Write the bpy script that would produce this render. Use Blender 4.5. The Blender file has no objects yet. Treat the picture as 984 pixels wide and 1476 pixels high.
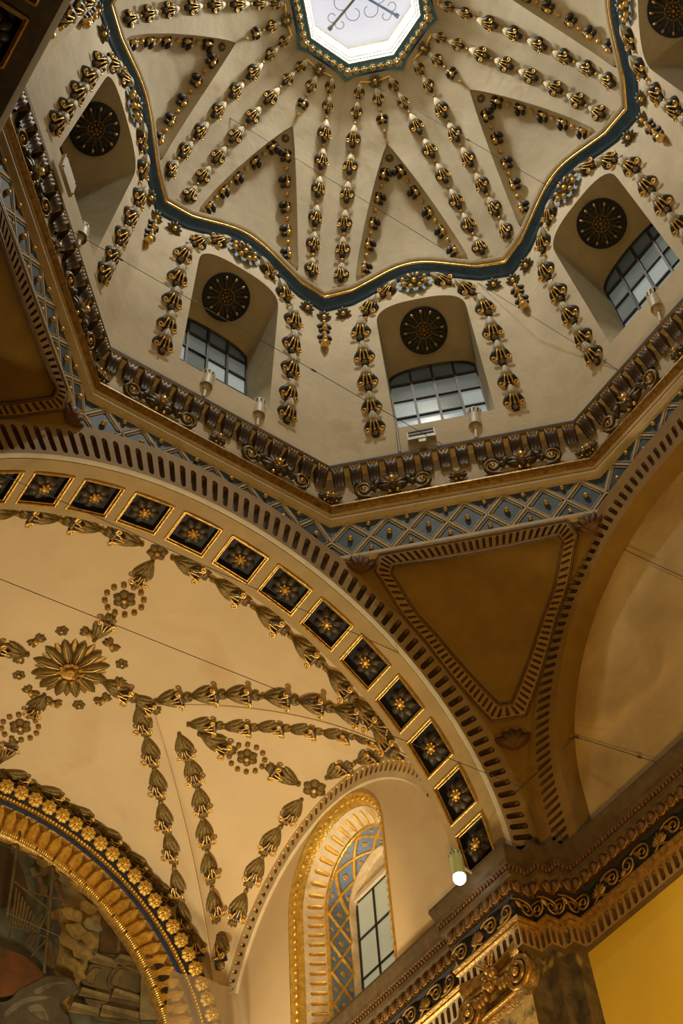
import bpy, math, random
import numpy as np
from mathutils import Matrix, Vector
random.seed(7)
RNG = np.random.RandomState(7)
S, ZO = 5.0, 3.884                      # metres per unit (half the crossing = 1 unit), floor at z = 0
pi = math.pi
C = bpy.context.scene
COL = C.collection
# ------------------------------------------------------------------ camera
F, AZ, EL, ROLL = 1840.99, 0.89213, 0.96318, -0.09503
CAMP = np.array([-1.009, -0.813, -3.564])
_f = np.array([math.cos(EL) * math.cos(AZ), math.cos(EL) * math.sin(AZ), math.sin(EL)])
_r = np.array([math.sin(AZ), -math.cos(AZ), 0]); _u = np.cross(_r, _f)
_r, _u = math.cos(ROLL) * _r + math.sin(ROLL) * _u, -math.sin(ROLL) * _r + math.cos(ROLL) * _u
cam = bpy.data.cameras.new('camera'); cam.sensor_fit = 'VERTICAL'; cam.sensor_height = 36
cam.lens = F / 1476 * 36; cam.clip_start = .05; cam.clip_end = 200
camo = bpy.data.objects.new('camera', cam); COL.objects.link(camo)
M = Matrix.Identity(4)
for i in range(3):
    M[i][0], M[i][1], M[i][2] = _r[i], _u[i], -_f[i]
M[0][3], M[1][3], M[2][3] = CAMP[0] * S, CAMP[1] * S, (CAMP[2] + ZO) * S
camo.matrix_world = M
C.camera = camo


def W(P):
    return Vector((P[0] * S, P[1] * S, (P[2] + ZO) * S))


def seen(P, m=170):                     # near the frame? (things wholly outside are left out)
    d = np.asarray(P) - CAMP; w = d @ _f
    if w < .1: return False
    x = 492 + F * (d @ _r) / w; y = 738 - F * (d @ _u) / w
    return -m < x < 984 + m and -m < y < 1476 + m


# ------------------------------------------------------------------ world, exposure, lights
w = bpy.data.worlds.new('world'); C.world = w; w.use_nodes = True
w.node_tree.nodes['Background'].inputs[0].default_value = (.55, .62, .72, 1)
w.node_tree.nodes['Background'].inputs[1].default_value = .02
C.view_settings.view_transform = 'Standard'; C.view_settings.look = 'None'
C.view_settings.exposure = 0.0; C.view_settings.gamma = 1.0
C.cycles.use_denoising = True
C.cycles.max_bounces = 6; C.cycles.diffuse_bounces = 4
C.cycles.sample_clamp_indirect = 4


def lamp(kind, name, P, power, color, target=None, size=.3, angle=None, blend=.5):
    l = bpy.data.lights.new(name, kind); l.energy = power; l.color = color
    if kind == 'AREA': l.shape = 'DISK'; l.size = size
    else: l.shadow_soft_size = size
    if kind == 'SPOT': l.spot_size = math.radians(angle); l.spot_blend = blend
    o = bpy.data.objects.new(name, l); COL.objects.link(o); o.location = W(P)
    if target is not None:
        o.rotation_euler = (W(target) - W(P)).to_track_quat('-Z', 'Y').to_euler()
    return o


DAY = (1.0, .945, .81); WARM = (1.0, .66, .30); AMBER = (1.0, .58, .16)
lamp('AREA', 'lantern_daylight', (.0, .0, 1.96), 440, DAY, (0, 0, 0), size=.7)
lamp('AREA', 'choir_lamp', (.42, 2.0, -2.3), 480, (1.0, .80, .48), (.25, 1.9, -.5), size=.8)
lamp('SPOT', 'choir_window_spot', (.0, 1.22, -2.05), 420, WARM, (.95, 1.80, -1.15), size=.1, angle=36)
lamp('SPOT', 'nave_lamp', (-.5, -.3, -3.25), 1850, AMBER, (.95, .62, -.9), size=.25, angle=80, blend=.7)
lamp('SPOT', 'east_wall_spot', (.55, .3, -2.6), 430, AMBER, (1.0, .55, -1.95), size=.15, angle=80)
lamp('SPOT', 'arch_lamp', (.25, .2, -2.9), 160, WARM, (.80, 1.07, -1.85), size=.1, angle=28)

# ------------------------------------------------------------------ materials
MATS = {}


def mat(name, col, rough=.7, metal=0., var=.12, scale=3., bump=0., col2=None, bscale=None, emit=0, stain=None):
    m = bpy.data.materials.new(name); m.use_nodes = True; nt = m.node_tree; b = nt.nodes['Principled BSDF']
    b.inputs['Roughness'].default_value = rough; b.inputs['Metallic'].default_value = metal
    tc = nt.nodes.new('ShaderNodeTexCoord'); n = nt.nodes.new('ShaderNodeTexNoise')
    n.inputs['Scale'].default_value = scale; n.inputs['Detail'].default_value = 6; n.inputs['Roughness'].default_value = .65
    nt.links.new(tc.outputs['Object'], n.inputs['Vector'])
    r = nt.nodes.new('ShaderNodeValToRGB'); nt.links.new(n.outputs['Fac'], r.inputs['Fac'])
    c2 = col2 or tuple(c * (1 - var) for c in col); c1 = col if col2 else tuple(min(1, c * (1 + var)) for c in col)
    r.color_ramp.elements[0].position = .35; r.color_ramp.elements[1].position = .65
    r.color_ramp.elements[0].color = (*c2, 1); r.color_ramp.elements[1].color = (*c1, 1)
    out = r.outputs['Color']
    if stain:
        n2 = nt.nodes.new('ShaderNodeTexNoise'); n2.inputs['Scale'].default_value = stain[1]; n2.inputs['Detail'].default_value = 8
        n2.inputs['Distortion'].default_value = .6
        nt.links.new(tc.outputs['Object'], n2.inputs['Vector'])
        r2 = nt.nodes.new('ShaderNodeValToRGB'); r2.color_ramp.elements[0].position = stain[2]; r2.color_ramp.elements[1].position = stain[3]
        nt.links.new(n2.outputs['Fac'], r2.inputs['Fac'])
        mx = nt.nodes.new('ShaderNodeMix'); mx.data_type = 'RGBA'
        nt.links.new(r2.outputs['Color'], mx.inputs['Factor']); nt.links.new(out, mx.inputs['A'])
        mx.inputs['B'].default_value = (*stain[0], 1); out = mx.outputs['Result']
    nt.links.new(out, b.inputs['Base Color'])
    if bump:
        bp = nt.nodes.new('ShaderNodeBump'); bp.inputs['Strength'].default_value = bump; bp.inputs['Distance'].default_value = .02
        n3 = nt.nodes.new('ShaderNodeTexNoise'); n3.inputs['Scale'].default_value = bscale or 12; n3.inputs['Detail'].default_value = 5
        nt.links.new(tc.outputs['Object'], n3.inputs['Vector']); nt.links.new(n3.outputs['Fac'], bp.inputs['Height'])
        nt.links.new(bp.outputs['Normal'], b.inputs['Normal'])
    if emit:
        b.inputs['Emission Color'].default_value = (*col, 1); b.inputs['Emission Strength'].default_value = emit
    MATS[name] = m
    return m


mat('dome_plaster', (.56, .50, .375), .85, var=.10, scale=1.1, bump=.5, bscale=5, stain=((.42, .33, .20), .9, .58, .78))
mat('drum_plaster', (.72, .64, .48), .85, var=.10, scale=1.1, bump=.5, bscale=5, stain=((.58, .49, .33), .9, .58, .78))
mat('shaded_roll_plaster', (.36, .285, .165), .85, var=.15, scale=3, bump=.4)  # browner than the dome plaster: the roll's shading is put into its colour
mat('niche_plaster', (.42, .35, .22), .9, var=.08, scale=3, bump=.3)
mat('vault_plaster', (.66, .515, .32), .8, var=.05, scale=.8, bump=.25, bscale=4, stain=((.56, .39, .22), .7, .6, .8))
mat('ochre', (.235, .135, .016), .8, var=.12, scale=1.6, bump=.3, stain=((.20, .11, .014), 1.0, .52, .75))
mat('ochre_frame', (.30, .175, .035), .75, var=.12, scale=4)
mat('east_plaster', (.66, .475, .20), .85, var=.12, scale=1.0, bump=.3, stain=((.46, .31, .11), .9, .5, .72))
mat('yellow_wall', (.68, .48, .05), .75, var=.05, scale=1)
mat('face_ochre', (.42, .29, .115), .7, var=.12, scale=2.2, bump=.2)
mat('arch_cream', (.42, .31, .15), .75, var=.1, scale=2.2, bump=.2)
mat('arch_edge', (.62, .60, .52), .5, var=.08, scale=3)
mat('cream', (.60, .50, .33), .7, var=.1, scale=4)
mat('white_plaster', (.74, .64, .48), .8, var=.1, scale=6, bump=.4, stain=((.50, .36, .18), 3, .52, .72))
mat('slot_brown', (.10, .055, .022), .55, var=.3, scale=14)
mat('slot_gold', (.50, .30, .07), .35, .6, var=.3, scale=14)
mat('gold', (.78, .50, .14), .32, .75, var=.25, scale=16, bump=.3, bscale=40)
mat('bright_gold', (.86, .56, .13), .3, .7, var=.25, scale=12, bump=.5, bscale=30)
mat('old_gold', (.36, .21, .055), .38, .65, var=.4, scale=14, bump=.4, bscale=40)
mat('dark_leaf', (.045, .036, .024), .42, .25, var=.5, scale=18, bump=.4, bscale=40)
mat('ivory_leaf', (.46, .40, .27), .6, 0, var=.3, scale=24)
mat('grey_drop', (.23, .21, .16), .35, .2, var=.3, scale=20)
mat('olive_gold', (.20, .135, .04), .4, .45, var=.45, scale=16, bump=.5, bscale=45)
mat('frieze_bronze', (.10, .075, .038), .4, .4, var=.5, scale=20, bump=.5, bscale=40)
mat('grey_petal', (.16, .135, .09), .5, .2, var=.4, scale=20, bump=.3)
mat('dark_petal', (.060, .045, .027), .5, .2, var=.4, scale=20, bump=.3)
mat('blue', (.03, .095, .19), .5, 0, var=.3, scale=6, col2=(.018, .055, .12))
mat('collar_petal', (.55, .45, .26), .5, 0, var=.3, scale=20)
mat('collar_blue', (.09, .26, .42), .5, 0, var=.2, scale=6)
mat('lattice_blue', (.055, .115, .20), .6, 0, var=.3, scale=5, col2=(.022, .05, .095))
mat('sky_blue', (.16, .26, .40), .6, 0, var=.2, scale=6)
mat('deep_blue', (.008, .011, .02), .7, 0, var=.3, scale=8)
mat('inlay_blue', (.02, .04, .11), .45, 0, var=.3, scale=8)
mat('cloth_blue', (.17, .27, .52), .55, 0, var=.15, scale=9)
mat('lattice_gold', (.66, .41, .09), .45, .3, var=.2, scale=12)
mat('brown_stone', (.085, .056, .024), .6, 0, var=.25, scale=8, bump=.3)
mat('carved_brown', (.15, .075, .025), .45, .3, var=.4, scale=22, bump=.5, bscale=50)
mat('modillion_brown', (.075, .042, .02), .5, .15, var=.5, scale=30, bump=1., bscale=30)
mat('dark_marble', (.10, .075, .038), .5, 0, var=.5, scale=5, bump=.4, stain=((.42, .30, .12), 2.4, .6, .7))
mat('worn_pilaster', (.56, .42, .18), .75, 0, var=.25, scale=6, bump=.6, stain=((.13, .10, .05), 4.5, .5, .62))
mat('iron', (.05, .045, .04), .5, .6)
mat('grey_metal', (.30, .28, .22), .5, .2)
mat('shade_white', (.66, .60, .46), .5)
mat('slot_black', (.02, .018, .015), .6)
mat('lamp_shade', (.50, .62, .36), .4)
mat('wire', (.06, .05, .04), .6)
mat('bulb', (1., .97, .86), .3, emit=7, var=0)
mat('floor_stone', (.25, .18, .10), .5, 0, var=.2, scale=1)
mat('lantern_glass', (.80, .80, .87), .4, emit=.86, var=.005)
MATS['lantern_glass'].node_tree.nodes['Principled BSDF'].inputs['Base Color'].links and [MATS['lantern_glass'].node_tree.links.remove(l) for l in list(MATS['lantern_glass'].node_tree.nodes['Principled BSDF'].inputs['Base Color'].links)]
MATS['lantern_glass'].node_tree.nodes['Principled BSDF'].inputs['Base Color'].default_value = (.02, .02, .02, 1)
for k, (c, e) in enumerate((((.05, .06, .05), .3), ((.12, .14, .125), .55), ((.25, .28, .265), .85))):  # daylight put into the drum glass as glow, from dim to bright
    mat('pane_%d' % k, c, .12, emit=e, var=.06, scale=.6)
mat('choir_pane', (.25, .25, .16), .15, emit=.95, var=.05, scale=.5)
for nm, c in dict(sky=(.11, .115, .085), cloud_gold=(.30, .20, .05), cloud_grey=(.25, .21, .12), cloud_shade=(.17, .14, .07), cloud_light=(.36, .25, .09),
                  brown=(.075, .035, .012), tunic=(.16, .055, .012), drape=(.095, .08, .05), fold=(.19, .165, .11), tower=(.085, .05, .018), light=(.17, .12, .05),
                  stone=(.27, .21, .10), stone_dark=(.13, .10, .045), timber=(.16, .11, .04), timber_dark=(.045, .03, .015), flesh=(.14, .075, .025)).items():
    mat('paint_' + nm, tuple(1.0 * q for q in c), .6, scale=2.2, bump=.15, col2=tuple(.45 * q for q in c), stain=((.05, .04, .018), 3.5, .58, .80))
# translucent sheet
m = bpy.data.materials.new('plastic_sheet'); m.use_nodes = True; nt = m.node_tree; nt.nodes.clear()
o_ = nt.nodes.new('ShaderNodeOutputMaterial'); mx = nt.nodes.new('ShaderNodeMixShader'); t_ = nt.nodes.new('ShaderNodeBsdfTransparent')
d_ = nt.nodes.new('ShaderNodeBsdfDiffuse'); d_.inputs[0].default_value = (.62, .50, .32, 1); mx.inputs[0].default_value = .5
nt.links.new(t_.outputs[0], mx.inputs[1]); nt.links.new(d_.outputs[0], mx.inputs[2]); nt.links.new(mx.outputs[0], o_.inputs[0])
MATS['plastic_sheet'] = m


# ------------------------------------------------------------------ mesh helpers (unit coordinates)
class MB:
    def __init__(s): s.v, s.f = [], []

    def add(s, vs, fs):
        k = len(s.v); s.v += [tuple(map(float, p)) for p in vs]; s.f += [tuple(i + k for i in f) for f in fs]; return s

    def grid(s, P, cu=False, cv=False):
        P = np.asarray(P); n, m = P.shape[:2]; fs = []
        for i in range(n if cu else n - 1):
            for j in range(m if cv else m - 1):
                fs.append((i * m + j, i * m + (j + 1) % m, ((i + 1) % n) * m + (j + 1) % m, ((i + 1) % n) * m + j))
        return s.add(P.reshape(-1, 3), fs)

    def poly(s, pts): return s.add(pts, [tuple(range(len(pts)))])

    def tube(s, path, r, n=6, cap=True, flat=1.):
        path = [np.asarray(p, float) for p in path]; k = len(path)
        rs = [r] * k if np.isscalar(r) else r
        up = np.array([.13, .21, .97]); rows = []
        for i in range(k):
            t = path[min(i + 1, k - 1)] - path[max(i - 1, 0)]; t = t / (np.linalg.norm(t) + 1e-12)
            a = up - t * (up @ t); a /= np.linalg.norm(a); b = np.cross(t, a); up = a
            rows.append([path[i] + rs[i] * (flat * math.cos(q) * a + math.sin(q) * b) for q in np.arange(n) * 2 * pi / n])
        s.grid(rows, cv=True)
        if cap:
            s.poly(rows[0]); s.poly(rows[-1])
        return s

    def ball(s, c, r, n=8, m=5, ax=None):
        ax = np.eye(3) if ax is None else np.asarray(ax)
        r = np.array([r] * 3 if np.isscalar(r) else r, float); rows = []
        for i in range(m + 1):
            a = pi * i / m
            rows.append([np.asarray(c) + ax.T @ (r * np.array([math.sin(a) * math.cos(q), math.sin(a) * math.sin(q), math.cos(a)])) for q in np.arange(n) * 2 * pi / n])
        return s.grid(rows, cv=True)

    def box(s, c, a, b, d):
        c, a, b, d = map(np.asarray, (c, a, b, d))
        vs = [c + i * a + j * b + k * d for i in (-1, 1) for j in (-1, 1) for k in (-1, 1)]
        return s.add(vs, [(0, 1, 3, 2), (4, 6, 7, 5), (0, 4, 5, 1), (2, 3, 7, 6), (0, 2, 6, 4), (1, 5, 7, 3)])

    def lathe(s, prof, n=12, c=(0, 0, 0), ax=None):     # prof: (r, h) about ax[2]
        ax = np.eye(3) if ax is None else np.asarray(ax)
        rows = [[np.asarray(c) + ax[0] * r * math.cos(q) + ax[1] * r * math.sin(q) + ax[2] * h for q in np.arange(n) * 2 * pi / n] for r, h in prof]
        return s.grid(rows, cv=True)

    def mesh(s, name, mt, world=True, off=None, smooth=True):
        v = np.array(s.v, float).reshape(-1, 3)
        if world:
            v = np.c_[v[:, 0] * S, v[:, 1] * S, (v[:, 2] + ZO) * S]
            if off is not None: v = v - np.array(off)
        me = bpy.data.meshes.new(name); me.from_pydata(v.tolist(), [], s.f)
        me.materials.append(MATS[mt]); me.polygons.foreach_set('use_smooth', [smooth] * len(me.polygons))
        me.update(); return me

    def build(s, name, mt, parent=None, smooth=True):
        off = origin(parent)
        o = bpy.data.objects.new(name, s.mesh(name, mt, True, off, smooth)); COL.objects.link(o)
        if parent is not None: o.parent = parent
        return o


def origin(o):
    v = Vector((0, 0, 0))
    while o is not None: v = v + o.location; o = o.parent
    return v


def tag(o, label=None, cat=None, group=None, kind=None):
    if label: o['label'] = label
    if cat: o['category'] = cat
    if group: o['group'] = group
    if kind: o['kind'] = kind
    return o


def thing(name, P, label, cat, group=None):
    o = bpy.data.objects.new(name, None); COL.objects.link(o); o.location = W(P); o.empty_display_size = .1
    return tag(o, label, cat, group)


def struct(name, label=None, cat='structure', mb=None, mt=None, smooth=True):
    if mb is None: o = bpy.data.objects.new(name, None); COL.objects.link(o)
    else: o = mb.build(name, mt, None, smooth)
    tag(o, label, cat, None, 'structure'); return o


def nrm(v): v = np.asarray(v, float); return v / (np.linalg.norm(v) + 1e-12)


def frame(P, T, N, L):          # local x = side, y = along, z = out of the surface
    N = nrm(N); T = np.asarray(T, float); T = nrm(T - N * (T @ N)); X = np.cross(T, N)
    m = Matrix.Identity(4); p = W(P)
    for i in range(3):
        m[i][0], m[i][1], m[i][2], m[i][3] = X[i] * L * S, T[i] * L * S, N[i] * L * S, p[i]
    return m


def orn(proto, root, P, T, N, L, rename=None):     # copy of an ornament: (name, mesh, [(name, mesh), ...])
    name, me, kids = proto
    o = bpy.data.objects.new(rename or name, me); COL.objects.link(o)
    m = frame(P, T, N, L)
    if root is not None:
        o.parent = root; m = Matrix.Translation(-origin(root)) @ m
    o.matrix_basis = m
    for kn, km in kids:
        k = bpy.data.objects.new(kn, km); COL.objects.link(k); k.parent = o
    return o


# ------------------------------------------------------------------ ornament library (local units)
def leaf(mb, a, ang, L, wd, h, z0=0., n=6, m=4, groove=.25, tip=.9, curl=0.):
    ca, sa = math.cos(ang), math.sin(ang); rows = []
    for i in range(n + 1):
        t = i / n; hw = wd * (math.sin(pi * min(1, t * tip + .06)) ** .75) * (1 if t < 1 else .15)
        row = []
        for j in range(2 * m + 1):
            c = (j - m) / m; lx = hw * c; ly = L * t
            z = z0 + h * (1 - c * c) * math.sin(pi * (t * .8 + .15)) * (1 - groove * math.exp(-(c * 4) ** 2)) + curl * t * t
            row.append((a[0] + lx * ca + ly * sa, a[1] - lx * sa + ly * ca, z))
        rows.append(row)
    mb.grid(rows)


def spiral(cx, cy, r0, a0, turns, sgn, z, k=12):
    return [(cx + sgn * r0 * (1 - .75 * i / k) * math.cos(a0 + turns * 2 * pi * i / k), cy + r0 * (1 - .75 * i / k) * math.sin(a0 + turns * 2 * pi * i / k), z) for i in range(k + 1)]


def scroll_mesh(sg, y0=-.12, y1=.22, x1=.19, r=.026, x0=.05, rs=.088):
    b = MB(); path = [(sg * x0, y0, .18), (sg * (x0 + .02), y0 + .10, .23), (sg * (x1 - .085), y1 - .07, .21)]
    path += spiral(sg * x1, y1, rs, pi, -1.25, sg, .19)
    b.tube(path, [r * .8] * 3 + list(np.linspace(r * 1.15, r * .8, 13)), 5)
    return b


LIB = {}


def lib(name, parts):           # parts: [(name, MB, mat), ...] first one is the carrier
    ms = [(n, b.mesh(n, mt, False)) for n, b, mt in parts]
    LIB[name] = (ms[0][0], ms[0][1], ms[1:])


def husk_parts():
    b = MB()
    for sg in (-1, 1):
        leaf(b, (sg * .03, -.22), sg * .42, .50, .15, .20, .02)
        leaf(b, (sg * .02, -.15), sg * .12, .46, .09, .14, .02, n=5, m=3)
    b.lathe([(.02, .22), (.10, .26), (.12, .34), (.07, .40), (.11, .43), (.05, .47), (0, .48)], 8, (0, 0, .09), np.array([(1, 0, 0), (0, 0, 1), (0, 1, 0)]))
    cap = MB(); rows = []
    for i in range(8):
        t = i / 7; y = -.46 + .40 * t; r = (.045 + .115 * math.sin(pi * t * .62)) * (1 - .25 * (t > .95))
        rows.append([((r * (1 + .10 * math.cos(7 * q))) * math.cos(q), y + .05 * t * abs(math.cos(3.5 * q)), .07 + r * 1.1 * (1 + .10 * math.cos(7 * q)) * math.sin(q)) for q in np.linspace(-.5, pi + .5, 22)])
    cap.grid(rows)
    stem = MB(); stem.tube([(0, -.1, .2), (0, .1, .23), (0, .22, .21)], [.022, .018, .02], 5); stem.ball((0, .24, .22), .038, 7, 4)
    drop = MB(); drop.ball((0, .33, .16), (.075, .085, .07), 8, 5)
    return b, cap, stem, drop


b, cap, stem, drop = husk_parts()
lib('husk', [('husk', b, 'dark_leaf'), ('leaf_cap', cap, 'ivory_leaf'), ('scroll', scroll_mesh(-1), 'gold'), ('scroll', scroll_mesh(1), 'gold'), ('stem', stem, 'gold'), ('drop', drop, 'grey_drop')])
b = MB(); b.ball((0, 0, .45), (.5, .5, .5), 9, 6); lib('bead', [('bead', b, 'gold')])
# small bud of the lunette strings
b = MB()
for k in range(3): leaf(b, (0, -.38), (k - 1) * .75, .62, .17, .26, .02, n=5, m=3)
for sg in (-1, 1): leaf(b, (0, .1), sg * .9, .42, .14, .2, .02, n=4, m=3)
g = MB(); g.ball((0, .18, .25), (.14, .20, .15), 7, 5); g.ball((0, -.08, .27), (.07, .07, .06), 6, 4); g.tube([(0, -.35, .22), (0, .1, .27)], .03, 5)
lib('bud', [('bud', b, 'dark_leaf'), ('bud_heart', g, 'gold')])


def flower(n, r0, r1, wd, h, rc, hc, n2=0, seeds=0):
    p = MB()
    for k in range(n): leaf(p, (r0 * math.sin(2 * pi * k / n), r0 * math.cos(2 * pi * k / n)), 2 * pi * k / n, r1 - r0, wd, h, .02, n=5, m=3)
    for k in range(n2):
        a = 2 * pi * (k + .5) / n; leaf(p, (r0 * math.sin(a), r0 * math.cos(a)), a, (r1 - r0) * .92, wd * .7, h * .5, 0, n=4, m=2)
    c = MB(); c.ball((0, 0, hc), (rc, rc, rc * .8), 10, 5)
    for k in range(seeds):
        a = 2 * pi * k / seeds; c.ball((rc * 1.15 * math.cos(a), rc * 1.15 * math.sin(a), hc * 1.05), rc * .42, 6, 4)
    return p, c


p, c = flower(10, .1, .5, .11, .16, .15, .15)
lib('daisy', [('daisy', p, 'grey_petal'), ('heart', c, 'gold')])
lib('bluff_daisy', [('flower', p, 'grey_petal'), ('heart', c, 'gold')])
p, c = flower(8, .1, .5, .16, .2, .13, .17, 0, 7)
lib('coffer_flower', [('flower', p, 'dark_petal'), ('flower_heart', c, 'gold')])
p, c = flower(6, .1, .5, .2, .2, .13, .16)
lib('choir_flower', [('flower', p, 'olive_gold'), ('heart', c, 'gold')])
p, c = flower(7, .05, .5, .17, .25, .16, .2)
lib('ring_flower', [('flower', p, 'collar_petal'), ('heart', c, 'gold')])
# husk of the choir vault: olive leaf calyx, two scrolls, blue inlay
b = MB()
for k, (an, L_, wd) in enumerate(((0, .62, .10), (-.22, .64, .09), (.22, .64, .09), (-.42, .60, .075), (.42, .60, .075))):
    leaf(b, (0, -.46), an, L_, wd, .22 - .03 * k, .02, n=6, m=3, tip=.8)
for an in (-.5, 0, .5): leaf(b, (0, .24), an, .24, .07, .14, .02, n=4, m=2)
b.ball((0, -.47, .07), .06, 7, 4)
inl = MB(); inl.poly([(-.06, .0, .17), (.06, .0, .17), (.19, .26, .13), (0, .30, .15), (-.19, .26, .13)]); inl.poly([(-.08, .0, .0), (.08, .0, .0), (.2, .28, .0), (-.2, .28, .0)])
stem = MB(); stem.tube([(0, -.02, .22), (0, .2, .2)], .02, 5)
for x_ in (-.055, 0, .055): stem.ball((x_, .24, .18), .034, 6, 4)
lib('calyx', [('husk', b, 'olive_gold'), ('inlay', inl, 'inlay_blue'), ('scroll', scroll_mesh(-1, -.02, .20, .185, .028, .05, .075), 'gold'), ('scroll', scroll_mesh(1, -.02, .20, .185, .028, .05, .075), 'gold'), ('stem', stem, 'gold')])
b = MB(); b.ball((0, 0, .4), (.5, .5, .45), 8, 5); lib('old_bead', [('bead', b, 'old_gold')])
# bow-shaped bud of the great rosette
b = MB()
for an in (-.6, 0, .6): leaf(b, (0, .05), an, .45, .15, .22, .02, n=4, m=3); leaf(b, (0, -.05), an + pi, .45, .15, .22, .02, n=4, m=3)
g = MB(); g.ball((0, 0, .2), (.13, .16, .14), 7, 5); g.ball((0, .26, .2), .07, 6, 4); g.ball((0, -.26, .2), .07, 6, 4)
lib('bow', [('bud', b, 'olive_gold'), ('bud_heart', g, 'gold')])

# ------------------------------------------------------------------ surfaces
t8 = math.tan(pi / 8)
PZ = np.array([(.9, .88), (.885, .95), (.85, 1.06), (.795, 1.2), (.718, 1.339), (.633, 1.463), (.543, 1.579), (.45, 1.674), (.40, 1.726), (.354, 1.766), (.32, 1.790), (.281, 1.808)])
zofp = lambda p: np.interp(p, PZ[::-1, 0], PZ[::-1, 1])
KW = .11


def fr(ang): a = math.radians(ang); return np.array([math.cos(a), math.sin(a), 0]), np.array([math.sin(a), -math.cos(a), 0])


def vaultP(ang, s, p): n, e = fr(ang); return n * p + e * s + np.array([0, 0, zofp(p)])


def wallP(ang, s, z, d=0.): n, e = fr(ang); return n * (1 - KW * z - d) + e * s + np.array([0, 0, z])


def wallN(ang): n, e = fr(ang); return nrm(-n - np.array([0, 0, KW]))


LT, LB, LW = .515, .835, .222           # lunette: tip, base (distance from axis), half width at base


def lunP(ang, u, v):
    n, e = fr(ang); v = np.clip(v, 0, 1)
    pe = LB + (LT - LB) * v; hw = LW * (1 - v) ** .92
    dp = (1 - v) ** .55; k = abs(u) ** 7
    return n * (pe + (.040 * dp) * (1 - k)) + e * (u * hw) + np.array([0, 0, zofp(pe) + .092 * dp * (1 - k)])


def nz(f, a, b, h=.004, C0=(0, 0, 0)):   # numeric normal pointing to C0
    P = f(a, b); n = nrm(np.cross(f(a + h, b) - f(a - h, b), f(a, b + h) - f(a, b - h)))
    return n if n @ (np.asarray(C0) - P) > 0 else -n


Z0 = -1.456; RV = .94


def barP(x, y, R=RV): return np.array([x, y, Z0 + math.sqrt(max(R * R - x * x, 0))])


YC = 1.765


def penP(x, y):
    w_ = .97 * (x - .22); k = .975; u = np.clip((y - YC) / max(w_, 1e-4), -1, 1)
    zb = Z0 + math.sqrt(max(RV ** 2 - x * x, 0)); za = -.535 - .1 * (x - .2) / .68
    g = (math.sqrt(1 - (u * k) ** 2) - math.sqrt(1 - k * k)) / (1 - math.sqrt(1 - k * k))
    return np.array([x, y, zb + (za - zb) * g])


ARM_C = (-.1, 1.76, -1.3)
SIDES = [(180, 'left edge'), (135, 'far-left'), (90, 'centre-left'), (45, 'central'), (0, 'right'), (-45, 'top-right')]
NAME = dict(SIDES)
ALL = [0, 45, 90, 135, 180, -135, -90, -45]

# ------------------------------------------------------------------ generic fluted band


def fluted(root, mapf, n, v0, v1, va, vb, duty, depth, mframe, mslot, aspect, fname='band', sname='flute', u0=0., u1=1., square=False, cull=True, K=4):
    """band u in [u0,u1] x v in [v0,v1]; n slots with round ends between va and vb; mapf(u,v,d); aspect = metric u length / v length"""
    fb = MB(); du = (u1 - u0) / n; hw = du * duty / 2; rv = hw * aspect
    for i in range(n):
        cu = u0 + (i + .5) * du; out = []
        def arc(cv, a0, a1): return [(cu + hw * math.cos(a), cv + rv * math.sin(a)) for a in np.linspace(a0, a1, K + 1)]
        sgn = 1 if vb > va else -1
        if square: out = [(cu + hw, va), (cu - hw, va)][::-1][::-1]; out = [(cu - hw, va), (cu + hw, va)]
        else: out = [(cu + hw * math.cos(a), va + sgn * rv + sgn * rv * math.sin(a)) for a in np.linspace(pi, 2 * pi, K + 1)]
        out += [(cu + hw * math.cos(a), vb - sgn * rv + sgn * rv * math.sin(a)) for a in np.linspace(0, pi, K + 1)]
        P0 = mapf(cu, (va + vb) / 2, 0)
        if cull and not seen(P0): 
            fb.grid([[mapf(cu - du / 2, v0, 0), mapf(cu - du / 2, v1, 0)], [mapf(cu + du / 2, v0, 0), mapf(cu + du / 2, v1, 0)]]); continue
        # frame: bottom strip, top strip, sides
        k = len(out); h = (2 if square else K + 1)
        lo, hi = out[:h], out[h:]
        L_, R_ = cu - du / 2, cu + du / 2
        fb.grid([[mapf(L_, v0, 0)] + [mapf(L_ + (R_ - L_) * (j / (h - 1)), v0, 0) for j in range(h)] + [mapf(R_, v0, 0)],
                 [mapf(L_, lo[0][1], 0)] + [mapf(*q, 0) for q in lo] + [mapf(R_, lo[-1][1], 0)]])
        hi2 = hi[::-1]; h2 = len(hi2)
        fb.grid([[mapf(L_, hi2[0][1], 0)] + [mapf(*q, 0) for q in hi2] + [mapf(R_, hi2[-1][1], 0)],
                 [mapf(L_, v1, 0)] + [mapf(L_ + (R_ - L_) * (j / (h2 - 1)), v1, 0) for j in range(h2)] + [mapf(R_, v1, 0)]])
        fb.grid([[mapf(L_, lo[0][1], 0), mapf(*lo[0], 0)], [mapf(L_, hi2[0][1], 0), mapf(*hi2[0], 0)]])
        fb.grid([[mapf(*lo[-1], 0), mapf(R_, lo[-1][1], 0)], [mapf(*hi2[-1], 0), mapf(R_, hi2[-1][1], 0)]])
        sb = MB(); vc = (va + vb) / 2
        rings = [[mapf(cu + (q[0] - cu) * s_, vc + (q[1] - vc) * (1 - (1 - s_) * hw * aspect / abs(vb - va) * 2), d_) for q in out] for s_, d_ in ((1, 0), (.85, -depth * .7), (.45, -depth))]
        sb.grid(rings, cv=True); sb.poly(rings[-1])
        sb.build(sname, mslot, root)
    return fb.build(fname, mframe, root, smooth=False)


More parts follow.
